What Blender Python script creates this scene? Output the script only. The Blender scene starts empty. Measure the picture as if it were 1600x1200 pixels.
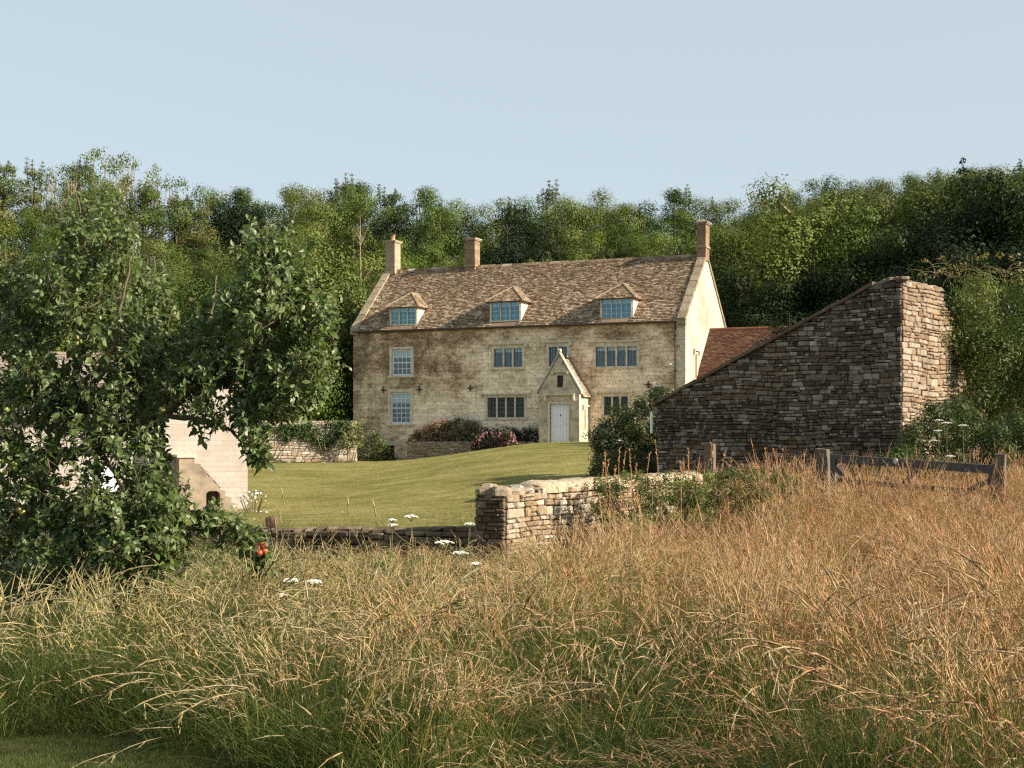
import bpy, math, random
import numpy as np
from mathutils import Vector, Matrix

# ------------------------------------------------------------------ scene, camera, world, sun
SC = bpy.context.scene
COL = SC.collection
F = 2222.0            # focal length of the photograph in its pixels (50 mm on a 36 mm frame)
HOR = 680.0           # pixel row of the horizon

cam_d = bpy.data.cameras.new("camera"); cam = bpy.data.objects.new("camera", cam_d); COL.objects.link(cam)
cam.location = (0, 0, 0); cam.rotation_euler = (math.radians(90), 0, 0)
cam_d.lens = 50; cam_d.sensor_width = 36; cam_d.shift_y = 0.05
cam_d.clip_start = 0.1; cam_d.clip_end = 3000
SC.camera = cam
SC.render.resolution_x = 1024; SC.render.resolution_y = 768

SUN_AZ = math.radians(21)     # towards the camera, from +X
SUN_EL = math.radians(27)
SDIR = Vector((math.cos(SUN_AZ) * math.cos(SUN_EL), -math.sin(SUN_AZ) * math.cos(SUN_EL), math.sin(SUN_EL)))
world = bpy.data.worlds.new("World"); SC.world = world; world.use_nodes = True
wn = world.node_tree.nodes; wl = world.node_tree.links
bg = wn["Background"]
sky = wn.new("ShaderNodeTexSky"); sky.sky_type = 'NISHITA'; sky.sun_disc = False
sky.sun_elevation = SUN_EL; sky.sun_rotation = math.radians(90) + SUN_AZ
sky.air_density = 1.0; sky.dust_density = 1.2; sky.ozone_density = 1.0; sky.altitude = 100
hz = wn.new("ShaderNodeMix"); hz.data_type = 'RGBA'; hz.inputs[0].default_value = .80      # thin milky summer air
hz.inputs[7].default_value = (2.95, 3.42, 3.62, 1)
wl.new(sky.outputs[0], hz.inputs[6]); wl.new(hz.outputs[2], bg.inputs[0]); bg.inputs[1].default_value = 0.098
sun_d = bpy.data.lights.new("sun", 'SUN'); sun_d.energy = 5.0; sun_d.angle = math.radians(0.55)
sun_d.color = (1.0, 0.88, 0.72)
sun = bpy.data.objects.new("sun", sun_d); COL.objects.link(sun)
sun.rotation_euler = SDIR.to_track_quat('Z', 'Y').to_euler(); sun.location = (30, -20, 40)
SC.view_settings.view_transform = 'Standard'; SC.view_settings.look = 'None'
SC.view_settings.exposure = 1.08; SC.view_settings.gamma = 1.0
SC.cycles.max_bounces = 6; SC.cycles.diffuse_bounces = 3; SC.cycles.glossy_bounces = 2
SC.cycles.transmission_bounces = 4; SC.cycles.transparent_max_bounces = 8
SC.cycles.use_denoising = False; SC.cycles.filter_width = 1.3

R = random.Random(7)
NR = np.random.RandomState(11)

def at(px, py, Y):
    return Vector(((px - 800) * Y / F, Y, (HOR - py) * Y / F))

# ------------------------------------------------------------------ mesh helpers
class MB:
    """collects vertices, faces and one colour per face"""
    def __init__(s): s.v = []; s.f = []; s.c = []
    def add(s, vs, fs, c=(1, 1, 1)):
        o = len(s.v); s.v.extend([tuple(p) for p in vs])
        for f in fs: s.f.append(tuple(i + o for i in f)); s.c.append(c)
    def box(s, x0, x1, y0, y1, z0, z1, c=(1, 1, 1)):
        s.add([(x0,y0,z0),(x1,y0,z0),(x1,y1,z0),(x0,y1,z0),(x0,y0,z1),(x1,y0,z1),(x1,y1,z1),(x0,y1,z1)],
              [(0,3,2,1),(4,5,6,7),(0,1,5,4),(1,2,6,5),(2,3,7,6),(3,0,4,7)], c)
    def prism(s, pts, vec, c=(1, 1, 1)):
        n = len(pts); v = Vector(vec)
        a = [Vector(p) for p in pts]; b = [p + v for p in a]
        s.add(a + b, [tuple(range(n))] + [tuple(range(2*n-1, n-1, -1))] + [(i, i+n, (i+1) % n + n, (i+1) % n) for i in range(n)], c)
    def tube(s, pts, rad, k=6, c=(1, 1, 1), wob=0):
        pts = [Vector(p) for p in pts]; vs = []; fs = []
        for i, p in enumerate(pts):
            d = (pts[min(i+1, len(pts)-1)] - pts[max(i-1, 0)])
            if d.length < 1e-6: d = Vector((0, 0, 1))
            d.normalize()
            up = Vector((0, 0, 1)) if abs(d.z) < 0.95 else Vector((1, 0, 0))
            a = d.cross(up).normalized(); b = d.cross(a).normalized()
            r = rad[i] if hasattr(rad, '__len__') else rad
            for j in range(k):
                t = 2 * math.pi * j / k; rr = r * (1 + (R.uniform(-wob, wob) if wob else 0))
                vs.append(p + a * (math.cos(t) * rr) + b * (math.sin(t) * rr))
        for i in range(len(pts) - 1):
            for j in range(k):
                fs.append((i*k + j, i*k + (j+1) % k, (i+1)*k + (j+1) % k, (i+1)*k + j))
        fs.append(tuple(range(k-1, -1, -1))); fs.append(tuple((len(pts)-1)*k + j for j in range(k)))
        s.add(vs, fs, c)
    def rock(s, cx, cy, cz, sx, sy, sz, seed=0, c=(1, 1, 1), rz=0):
        rr = random.Random(seed); n = 8; m = 5; vs = []; fs = []
        for i in range(m + 1):
            ph = math.pi * i / m - math.pi / 2
            for j in range(n):
                th = 2 * math.pi * j / n + rz
                k = rr.uniform(.82, 1.1)
                x = math.copysign(abs(math.cos(th)) ** .6, math.cos(th)) * math.cos(ph) ** .55 if math.cos(ph) > 1e-6 else 0
                y = math.copysign(abs(math.sin(th)) ** .6, math.sin(th)) * math.cos(ph) ** .55 if math.cos(ph) > 1e-6 else 0
                z = math.copysign(abs(math.sin(ph)) ** .7, math.sin(ph))
                vs.append((cx + sx*x*k, cy + sy*y*k, cz + sz*z*(k if 0 < i < m else 1)))
        for i in range(m):
            for j in range(n):
                fs.append((i*n + j, i*n + (j+1) % n, (i+1)*n + (j+1) % n, (i+1)*n + j))
        s.add(vs, fs, c)
    def build(s, name, mat, parent=None, smooth=False):
        me = bpy.data.meshes.new(name); me.from_pydata(s.v, [], s.f); me.update()
        if mat is not None: me.materials.append(mat)
        ca = me.color_attributes.new("Col", 'FLOAT_COLOR', 'CORNER')
        cols = np.ones((len(me.loops), 4), dtype=np.float32)
        cnt = np.array([len(f) for f in s.f]); cc = np.array([tuple(c)[:3] for c in s.c], dtype=np.float32)
        if len(cnt): cols[:, :3] = np.repeat(cc, cnt, axis=0)
        ca.data.foreach_set("color", cols.ravel())
        if smooth: me.polygons.foreach_set("use_smooth", [True] * len(me.polygons))
        o = bpy.data.objects.new(name, me); COL.objects.link(o)
        if parent is not None: o.parent = parent
        return o

def mesh_np(name, verts, faces_flat, loop_tot, cols, mat, parent=None, smooth=False, uvs=None, link=True):
    """fast mesh: verts (N,3); faces_flat loop vertex indices; loop_tot per face; cols per face (nf,3)"""
    me = bpy.data.meshes.new(name)
    nf = len(loop_tot); nl = len(faces_flat)
    me.vertices.add(len(verts)); me.vertices.foreach_set("co", np.asarray(verts, dtype=np.float32).ravel())
    me.loops.add(nl); me.loops.foreach_set("vertex_index", np.asarray(faces_flat, dtype=np.int32))
    me.polygons.add(nf)
    st = np.concatenate(([0], np.cumsum(loop_tot)[:-1])).astype(np.int32)
    me.polygons.foreach_set("loop_start", st)
    try: me.polygons.foreach_set("loop_total", np.asarray(loop_tot, dtype=np.int32))
    except Exception: pass
    if smooth: me.polygons.foreach_set("use_smooth", np.ones(nf, dtype=bool))
    me.update(calc_edges=True); me.validate()
    me.materials.append(mat)
    ca = me.color_attributes.new("Col", 'FLOAT_COLOR', 'CORNER')
    c4 = np.ones((nl, 4), dtype=np.float32); c4[:, :3] = np.repeat(np.asarray(cols, dtype=np.float32), loop_tot, axis=0)
    ca.data.foreach_set("color", c4.ravel())
    o = bpy.data.objects.new(name, me)
    if link: COL.objects.link(o)
    if parent is not None: o.parent = parent
    return o

def tag(o, label=None, cat=None, group=None, kind=None):
    if label: o["label"] = label
    if cat: o["category"] = cat
    if group: o["group"] = group
    if kind: o["kind"] = kind
    return o
def empty(name, loc=(0, 0, 0), rz=0.0):
    o = bpy.data.objects.new(name, None); COL.objects.link(o); o.location = loc; o.rotation_euler = (0, 0, rz)
    o.empty_display_size = .2
    return o
def copy_tree(o, parent=None):
    c = o.copy(); COL.objects.link(c); c.parent = parent
    for ch in list(o.children): copy_tree(ch, c)
    return c

# ------------------------------------------------------------------ materials
def newmat(name):
    m = bpy.data.materials.new(name); m.use_nodes = True
    nt = m.node_tree; nt.nodes.clear()
    out = nt.nodes.new("ShaderNodeOutputMaterial")
    return m, nt, out
def N(nt, t, **kw):
    n = nt.nodes.new(t)
    for k, v in kw.items(): setattr(n, k, v)
    return n
def noise(nt, vec, scale, detail=4, rough=.55):
    n = N(nt, "ShaderNodeTexNoise"); n.inputs["Scale"].default_value = scale; n.inputs["Detail"].default_value = detail
    n.inputs["Roughness"].default_value = rough
    if vec is not None: nt.links.new(vec, n.inputs["Vector"])
    return n.outputs["Fac"]
def ramp(nt, fac, stops):
    r = N(nt, "ShaderNodeValToRGB"); e = r.color_ramp.elements
    e[0].position = stops[0][0]; e[0].color = (*stops[0][1], 1)
    e[1].position = stops[-1][0]; e[1].color = (*stops[-1][1], 1)
    for p, c in stops[1:-1]:
        x = e.new(p); x.color = (*c, 1)
    nt.links.new(fac, r.inputs[0]); return r.outputs[0]
def mix(nt, fac, a, b, mode='MIX'):
    m = N(nt, "ShaderNodeMix", data_type='RGBA', blend_type=mode)
    for sock, val in ((m.inputs[0], fac), (m.inputs[6], a), (m.inputs[7], b)):
        if hasattr(val, 'links') or hasattr(val, 'is_output'): nt.links.new(val, sock)
        elif isinstance(val, (int, float)): sock.default_value = val
        else: sock.default_value = (*val, 1)
    return m.outputs[2]
def math_(nt, op, a, b=None, clamp=False):
    m = N(nt, "ShaderNodeMath", operation=op); m.use_clamp = clamp
    for i, v in enumerate((a, b)):
        if v is None: continue
        if isinstance(v, (int, float)): m.inputs[i].default_value = v
        else: nt.links.new(v, m.inputs[i])
    return m.outputs[0]
def bump(nt, h, strength=.5, dist=.02):
    b = N(nt, "ShaderNodeBump"); b.inputs["Strength"].default_value = strength; b.inputs["Distance"].default_value = dist
    nt.links.new(h, b.inputs["Height"]); return b.outputs[0]
def principled(nt, out, col, rough=.85, nrm=None, spec=.3):
    p = N(nt, "ShaderNodeBsdfPrincipled"); p.inputs["Roughness"].default_value = rough
    p.inputs["Specular IOR Level"].default_value = spec
    if hasattr(col, 'is_output'): nt.links.new(col, p.inputs["Base Color"])
    else: p.inputs["Base Color"].default_value = (*col, 1)
    if nrm is not None: nt.links.new(nrm, p.inputs["Normal"])
    nt.links.new(p.outputs[0], out.inputs[0]); return p
def attr(nt, name="Col"):
    a = N(nt, "ShaderNodeAttribute"); a.attribute_name = name; return a.outputs["Color"]
def tex_obj(nt): return N(nt, "ShaderNodeTexCoord").outputs["Object"]
def world_pos(nt): return N(nt, "ShaderNodeNewGeometry").outputs["Position"]

def stone_mat(name, lichen=(.42,.40,.36), dark=(.05,.035,.022), l_amt=.25, d_amt=.4, tint=(1,1,1)):
    """masonry whose stones carry their own colour, stained with soot and lichen"""
    m, nt, out = newmat(name); v = tex_obj(nt)
    c = mix(nt, 1.0, attr(nt), tint, 'MULTIPLY')
    n0 = noise(nt, v, 9, 6, .7)
    c = mix(nt, 1.0, c, ramp(nt, n0, [(.25, (.55,.55,.55)), (.75, (1.35,1.33,1.3))]), 'MULTIPLY')
    n1 = noise(nt, v, .9, 5, .65)
    c = mix(nt, math_(nt, 'MULTIPLY', ramp(nt, n1, [(.42, (0,0,0)), (.62, (1,1,1))]), d_amt), c, dark)
    n2 = noise(nt, v, 7, 8, .75)
    c = mix(nt, math_(nt, 'MULTIPLY', ramp(nt, n2, [(.56, (0,0,0)), (.62, (1,1,1))]), l_amt), c, lichen)
    h = math_(nt, 'ADD', noise(nt, v, 22, 6, .7), math_(nt, 'MULTIPLY', noise(nt, v, 6, 3), 1.2))
    principled(nt, out, c, .92, bump(nt, h, .7, .03), .15)
    return m

def plain_mat(name, col, rough=.7, nscale=8, namt=.25, bumpd=.004, metallic=0, spec=.3, usecol=False):
    m, nt, out = newmat(name); v = tex_obj(nt)
    n = noise(nt, v, nscale, 5, .6)
    base = mix(nt, 1.0, attr(nt), col, 'MULTIPLY') if usecol else col
    lo = (1 - namt,) * 3; hi = (1 + namt * .7,) * 3
    c = mix(nt, 1.0, base, ramp(nt, n, [(.3, lo), (.7, hi)]), 'MULTIPLY')
    p = principled(nt, out, c, rough, bump(nt, n, .4, bumpd), spec); p.inputs["Metallic"].default_value = metallic
    return m

def facade_mat(name, side=False):
    """old limestone ashlar: squared blocks, thin joints, brown staining and pale lichen"""
    m, nt, out = newmat(name)
    tc = N(nt, "ShaderNodeTexCoord"); sp = N(nt, "ShaderNodeSeparateXYZ"); nt.links.new(tc.outputs["Object"], sp.inputs[0])
    cb = N(nt, "ShaderNodeCombineXYZ")
    if side: nt.links.new(sp.outputs[1], cb.inputs[0])
    else: nt.links.new(math_(nt, 'ADD', sp.outputs[0], sp.outputs[1]), cb.inputs[0])
    wob = math_(nt, 'MULTIPLY', math_(nt, 'SUBTRACT', noise(nt, tc.outputs["Object"], 1.3, 2), .5), .10)
    nt.links.new(math_(nt, 'ADD', sp.outputs[2], wob), cb.inputs[1])
    br = N(nt, "ShaderNodeTexBrick"); nt.links.new(cb.outputs[0], br.inputs["Vector"])
    br.inputs["Scale"].default_value = 1; br.inputs["Mortar Size"].default_value = .009; br.inputs["Mortar Smooth"].default_value = .6
    br.inputs["Brick Width"].default_value = .46; br.inputs["Row Height"].default_value = .20; br.offset = .43; br.squash = 1.3; br.squash_frequency = 3
    br.inputs["Color1"].default_value = (.84,.84,.84,1); br.inputs["Color2"].default_value = (1.14,1.13,1.11,1); br.inputs["Mortar"].default_value = (.52,.48,.44,1)
    v = tc.outputs["Object"]
    if side:
        big = noise(nt, v, .45, 6, .6)
        c = ramp(nt, big, [(.3, (.36,.28,.20)), (.5, (.47,.41,.335)), (.72, (.52,.47,.40))])
        c = mix(nt, .35, c, br.outputs["Color"], 'MULTIPLY')
        mp = N(nt, "ShaderNodeMapping"); mp.inputs["Scale"].default_value = (3, 3, .35); nt.links.new(v, mp.inputs[0])
        st = noise(nt, mp.outputs[0], .8, 6, .65)
        c = mix(nt, ramp(nt, st, [(.5, (0,0,0)), (.75, (.55,.55,.55))]), c, (.30,.21,.13))
    else:
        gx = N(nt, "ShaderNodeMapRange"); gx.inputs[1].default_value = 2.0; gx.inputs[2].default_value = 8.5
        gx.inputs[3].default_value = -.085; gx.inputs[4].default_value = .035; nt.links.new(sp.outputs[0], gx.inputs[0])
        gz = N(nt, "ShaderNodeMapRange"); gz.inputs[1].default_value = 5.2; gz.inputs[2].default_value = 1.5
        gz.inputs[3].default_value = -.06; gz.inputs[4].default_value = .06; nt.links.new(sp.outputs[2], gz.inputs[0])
        big = noise(nt, v, .42, 7, .68)
        mp = N(nt, "ShaderNodeMapping"); mp.inputs["Scale"].default_value = (1.2, 1.2, 2.6); nt.links.new(v, mp.inputs[0])
        big = math_(nt, 'ADD', math_(nt, 'MULTIPLY', big, .45), math_(nt, 'ADD', math_(nt, 'MULTIPLY', noise(nt, mp.outputs[0], 1.3, 8, .8), .33), math_(nt, 'MULTIPLY', noise(nt, mp.outputs[0], 5.0, 8, .8), .22)))
        big = math_(nt, 'ADD', math_(nt, 'MULTIPLY', math_(nt, 'SUBTRACT', big, .5), 2.1), .5)
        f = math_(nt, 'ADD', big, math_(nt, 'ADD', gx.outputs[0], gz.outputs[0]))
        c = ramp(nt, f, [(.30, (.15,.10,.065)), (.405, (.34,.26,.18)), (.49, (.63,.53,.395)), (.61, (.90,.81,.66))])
        c = mix(nt, .95, c, br.outputs["Color"], 'MULTIPLY'); c = mix(nt, 1, c, (1.09, .995, .90), 'MULTIPLY')
        sp2 = noise(nt, v, 11, 8, .8)
        c = mix(nt, ramp(nt, sp2, [(.54, (0,0,0)), (.62, (.75,.75,.75))]), c, (.72,.64,.51))
        sp3 = noise(nt, v, 6, 8, .8)
        c = mix(nt, ramp(nt, sp3, [(.53, (0,0,0)), (.61, (.75,.75,.75))]), c, (.13,.085,.05))
    h = math_(nt, 'ADD', math_(nt, 'MULTIPLY', br.outputs["Fac"], -.5), noise(nt, v, 14, 6, .7))
    principled(nt, out, c, .92, bump(nt, h, .5, .02), .15)
    return m

def leaf_mat(name, tint=(1,1,1), trans=.35, gloss=.35, back=None, rough=.5):
    m, nt, out = newmat(name)
    c = mix(nt, 1.0, attr(nt), tint, 'MULTIPLY')
    oi = N(nt, "ShaderNodeObjectInfo")
    c = mix(nt, 1.0, c, ramp(nt, oi.outputs["Random"], [(0, (.68,.76,.70)), (.5, (1,1,1)), (1, (1.12,1.14,.92))]), 'MULTIPLY')
    if back is not None:
        g = N(nt, "ShaderNodeNewGeometry"); c = mix(nt, g.outputs["Backfacing"], c, back)
    p = N(nt, "ShaderNodeBsdfPrincipled"); p.inputs["Roughness"].default_value = rough; p.inputs["Specular IOR Level"].default_value = gloss
    nt.links.new(c, p.inputs["Base Color"])
    t = N(nt, "ShaderNodeBsdfTranslucent"); nt.links.new(mix(nt, 1.0, c, (1.25,1.35,.6), 'MULTIPLY'), t.inputs[0])
    mx = N(nt, "ShaderNodeMixShader"); mx.inputs[0].default_value = trans
    nt.links.new(p.outputs[0], mx.inputs[1]); nt.links.new(t.outputs[0], mx.inputs[2]); nt.links.new(mx.outputs[0], out.inputs[0])
    return m

def glass_mat(name, tint=(.55,.75,.85), refl=.42):
    m, nt, out = newmat(name)
    g = N(nt, "ShaderNodeBsdfGlossy"); g.inputs[0].default_value = (*tint, 1); g.inputs["Roughness"].default_value = .04
    nt.links.new(bump(nt, noise(nt, tex_obj(nt), 2.5, 2), .15, .05), g.inputs["Normal"])
    t = N(nt, "ShaderNodeBsdfTransparent"); t.inputs[0].default_value = (.75,.82,.82,1)
    mx = N(nt, "ShaderNodeMixShader"); mx.inputs[0].default_value = refl
    nt.links.new(t.outputs[0], mx.inputs[1]); nt.links.new(g.outputs[0], mx.inputs[2]); nt.links.new(mx.outputs[0], out.inputs[0])
    return m

M_FACADE = facade_mat("facade_limestone")
M_GABLE = facade_mat("gable_limestone", side=True)
M_DRESS = plain_mat("dressed_stone", (.64,.55,.42), .9, 5, .35, .01)
M_SLATE = stone_mat("roof_stone_slate", (.42,.38,.33), (.07,.05,.035), .30, .25, (.86,.85,.86))
M_TILE = stone_mat("clay_roof_tile", (.30,.20,.13), (.05,.02,.012), .10, .35)
M_COPING = stone_mat("coping_stone", (.44,.39,.31), (.10,.065,.035), .25, .35, (.85,.85,.85))
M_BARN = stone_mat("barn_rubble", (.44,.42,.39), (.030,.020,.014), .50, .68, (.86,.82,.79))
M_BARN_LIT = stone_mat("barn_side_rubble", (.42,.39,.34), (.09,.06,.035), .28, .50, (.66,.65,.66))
M_DRY = stone_mat("dry_stone", (.50,.47,.42), (.14,.09,.05), .3, .35, (.80,.80,.80))
M_LOW = stone_mat("low_dark_stone", (.30,.26,.20), (.03,.02,.012), .15, .5)
M_ASHLAR = facade_mat("pale_ashlar_block", side=False)
M_WHITE = plain_mat("white_paint", (.80,.80,.82), .45, 6, .06, .002)
M_LEAD = plain_mat("leaded_bars", (.16,.17,.17), .5)
M_DARK = plain_mat("dark_iron", (.05,.04,.04), .6)
M_GUTTER = plain_mat("cast_iron_gutter", (.06,.045,.035), .55)
M_BLIND = plain_mat("window_blind", (.75,.76,.76), .8, 4, .08)
M_INT = plain_mat("room_shadow", (.06,.05,.045), .95)
M_GLASS = glass_mat("window_glass", (.45,.60,.64), .20)
M_GLASSB = glass_mat("dormer_glass", (.20,.45,.58), .38)
M_GLASSD = glass_mat("dark_glass", (.5,.55,.5), .07)
M_WOOD = plain_mat("weathered_oak", (.13,.105,.078), .85, 14, .4, .01)
M_WOODD = plain_mat("dark_rail_timber", (.085,.075,.07), .8, 14, .4, .01)
M_BARK = plain_mat("tree_bark", (.13,.10,.07), .95, 12, .45, .02)
M_PALEBARK = plain_mat("pale_dead_wood", (.33,.25,.165), .95, 10, .35, .01)
M_APPLEBARK = plain_mat("apple_bark", (.12,.095,.06), .9, 14, .45, .02)
M_LEAF = leaf_mat("wood_foliage", (1.12,1.15,1.06), .15, .12)
M_APPLELEAF = leaf_mat("apple_foliage", (1,1,1), .22, .4, (.17,.22,.09), .45)
M_BUSH = leaf_mat("bush_foliage", (1,1,1), .3, .3)
M_PETAL = plain_mat("petal", (1,1,1), .7, 8, .1, .001, usecol=True)
M_POT = plain_mat("clay_pot", (.45,.26,.16), .8)

def apple_mat():
    m, nt, out = newmat("apple_skin"); v = tex_obj(nt)
    g = N(nt, "ShaderNodeNewGeometry"); d = N(nt, "ShaderNodeVectorMath", operation='DOT_PRODUCT')
    nt.links.new(g.outputs["Normal"], d.inputs[0]); d.inputs[1].default_value = (.7, -.6, .3)
    f = math_(nt, 'ADD', math_(nt, 'MULTIPLY', attr(nt), .9), math_(nt, 'MULTIPLY', noise(nt, v, 30, 3), .5))
    c = ramp(nt, f, [(.35, (.20,.26,.05)), (.7, (.42,.26,.07)), (1.1, (.34,.05,.025))])
    principled(nt, out, c, .35, None, .5); return m
M_APPLE = apple_mat()

# ------------------------------------------------------------------ terrain
def sst(a, b, x):
    t = np.clip((x - a) / (b - a), 0, 1); return t * t * (3 - 2 * t)
def boundary(x):
    """line between the long-grass meadow and the lawn (the low walls stand on it)"""
    x = np.asarray(x, dtype=float)
    b = np.where(x < -.35, 21.35 + .5 * (-.35 - x), 21.1 + (x + .1) * 1.87)
    return np.where(x > 3.9, 28.6 + (x - 3.9) * .9, b)
def hill_z(x, y):
    y0 = 88 - .55 * np.maximum(0, x - 13) - .35 * np.maximum(0, -x - 12)
    y0 = np.maximum(y0, 52)
    u = np.maximum(0, y - y0)
    return .25 * u * sst(0, 14, u) * (1 - .75 * sst(45, 120, u)) + .5 * np.sin(x * .21 + y * .13) * sst(0, 10, u)
def ground_z(x, y):
    x = np.asarray(x, dtype=float); y = np.asarray(y, dtype=float)
    mead = np.interp(y, [-60, 0, 6, 12, 20, 30, 45], [-1.5, -1.6, -1.70, -1.83, -1.95, -1.95, -1.7]) + .22 * sst(3, 9, x) * sst(12, 20, y) + .05 * np.sin(x * 1.7) * np.sin(y * 1.3)
    base = np.interp(y, [20, 24, 30, 40, 50, 60, 68, 80, 90], [-1.56, -1.60, -1.86, -2.14, -1.92, -1.62, -1.42, -1.37, -1.3])
    r = 1.08 * sst(-7.6, 3.0, x) * sst(23, 58, y)
    lawn = base + r
    lawn = lawn + (-.9 - lawn) * .0
    b = boundary(x); wdt = np.where(x > 3.9, 5.0, .22)
    t = sst(-1, 1, (y - b) / wdt)
    return mead * (1 - t) + lawn * t + hill_z(x, y)
def gz(x, y): return float(ground_z(x, y))

def lawn_mat():
    m, nt, out = newmat("mown_lawn"); p = world_pos(nt)
    mp = N(nt, "ShaderNodeMapping"); mp.inputs["Rotation"].default_value = (0, 0, -.35); mp.inputs["Scale"].default_value = (.30, .42, 1); nt.links.new(p, mp.inputs[0])
    n = math_(nt, 'ADD', math_(nt, 'MULTIPLY', noise(nt, mp.outputs[0], 1.1, 8, .8), .7), math_(nt, 'MULTIPLY', noise(nt, p, 2.2, 6, .8), .3))
    c = ramp(nt, n, [(.34, (.10,.108,.028)), (.45, (.175,.165,.048)), (.55, (.27,.235,.088)), (.66, (.36,.30,.14))])
    f = noise(nt, p, 9, 8, .8)
    c = mix(nt, 1, c, ramp(nt, f, [(.3, (.55,.58,.5)), (.7, (1.4,1.38,1.3))]), 'MULTIPLY')
    h = math_(nt, 'ADD', noise(nt, p, 28, 5, .85), math_(nt, 'MULTIPLY', noise(nt, p, 5, 4), 1.4))
    c = mix(nt, ramp(nt, noise(nt, p, 3.2, 8, .85), [(.54, (0,0,0)), (.66, (.6,.6,.6))]), c, (.34,.28,.13))
    principled(nt, out, c, .95, bump(nt, h, .9, .06), .1); return m
def soil_mat(name, a, b):
    m, nt, out = newmat(name); p = world_pos(nt); n = noise(nt, p, 3, 8, .75)
    principled(nt, out, ramp(nt, n, [(.35, a), (.65, b)]), .97, bump(nt, n, .8, .08), .05); return m
M_LAWN = lawn_mat(); M_SOIL = soil_mat("meadow_soil", (.030,.026,.012), (.075,.07,.028))
M_HILL = soil_mat("woodland_floor", (.012,.016,.006), (.035,.045,.015))

def build_ground():
    xs = np.unique(np.concatenate([np.arange(-10, 10.01, .2), np.arange(-40, 50, 1.0), np.array([-600, -300, -160, -100, -70, -55, 60, 75, 100, 160, 300, 600])]).round(3))
    ys = np.unique(np.concatenate([np.arange(4, 38, .16), np.arange(38, 92, .6), np.arange(92, 170, 2.5), np.array([-400, -150, -60, -30, -12, -4, 0, 2, 180, 200, 250, 400, 800, 1500])]).round(3))
    X, Y = np.meshgrid(xs, ys); Z = ground_z(X, np.clip(Y, -60, 400))
    Z = Z + NR.normal(0, .006, Z.shape)
    nx, ny = len(xs), len(ys)
    V = np.stack([X, Y, Z], -1).reshape(-1, 3)
    I, J = np.meshgrid(np.arange(nx - 1), np.arange(ny - 1)); a = (J * nx + I).ravel()
    Q = np.stack([a, a + 1, a + nx + 1, a + nx], 1)
    cen = V[Q].mean(1)
    hill = (hill_z(cen[:, 0], cen[:, 1]) > .02) | (cen[:, 1] > 92)
    lawn = (cen[:, 1] > boundary(cen[:, 0])) & ~hill & (cen[:, 0] < 13)
    mead = ~hill & ~lawn
    for nm, mk, mt in (("lawn", lawn, M_LAWN), ("meadow_ground", mead, M_SOIL), ("hillside_terrain", hill, M_HILL)):
        q = Q[mk]; u, inv = np.unique(q.ravel(), return_inverse=True)
        o = mesh_np(nm, V[u], inv.ravel(), np.full(len(q), 4), np.ones((len(q), 3)), mt, smooth=True)
        tag(o, kind="structure")
build_ground()

# ------------------------------------------------------------------ masonry generators
def stones(mb, P0, u, n, L, zb, zt, hr=(.08, .15), wr=(.15, .42), depth=.05, pal=None, seed=0, gap=.012, holes=(), wav=.03, rr=1.0):
    """rubble stones standing proud of a wall face. P0 start, u direction along, n outward; zb, zt: functions of distance"""
    rg = random.Random(seed); P0 = Vector(P0); u = Vector(u).normalized(); n = Vector(n).normalized()
    zmin = min(zb(L * i / 20) for i in range(21)); zmax = max(zt(L * i / 20) for i in range(21))
    ph = [rg.uniform(0, 6.28) for _ in range(3)]
    def wave(x, z): return wav * (math.sin(x * 1.1 + ph[0] + z * .7) + .6 * math.sin(x * 2.7 + ph[1] - z))
    z = zmin - .1
    while z < zmax + .1:
        h = rg.uniform(*hr) * (1.35 if rg.random() < .12 else 1); x = -rg.uniform(0, wr[1] * .5)
        while x < L:
            w = rg.uniform(*wr) * (.6 + .5 * h / hr[1]) * (1.5 if rg.random() < .1 else 1)
            x0, x1 = max(0, x), min(L, x + w)
            if L - x1 < wr[0] * .5: x1 = L
            x = x1 if x1 >= L else x + w
            if x1 - x0 < .03: continue
            xm = (x0 + x1) / 2; zz0 = z + wave(xm, z); zz1 = zz0 + h
            top = zt(xm) - .005; bot = zb(xm)
            if zz0 > top - .03 or zz1 < bot: continue
            zz1 = min(zz1, top)
            if any(hx0 < xm < hx1 and zz1 > hz0 and zz0 < hz1 for hx0, hx1, hz0, hz1 in holes): continue
            parts = [(x0, x1, zz0, zz1)]
            if zz1 - zz0 > hr[1] * .8 and rg.random() < .3:
                k = zz0 + (zz1 - zz0) * rg.uniform(.35, .65); xk = x0 + (x1 - x0) * rg.uniform(.35, .65)
                parts = [(x0, xk, zz0, k), (xk, x1, zz0, k), (x0, x1, k, zz1)]
            for (a0, a1, b0, b1) in parts:
                one_stone(mb, P0, u, n, a0 + gap * .5, a1 - gap * .5, b0 + gap * .5, b1 - gap * .5, depth * rg.uniform(.35, 1.1), pal(rg, (a0 + a1) / 2, b0) , rg, rr)
        z += h
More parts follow.
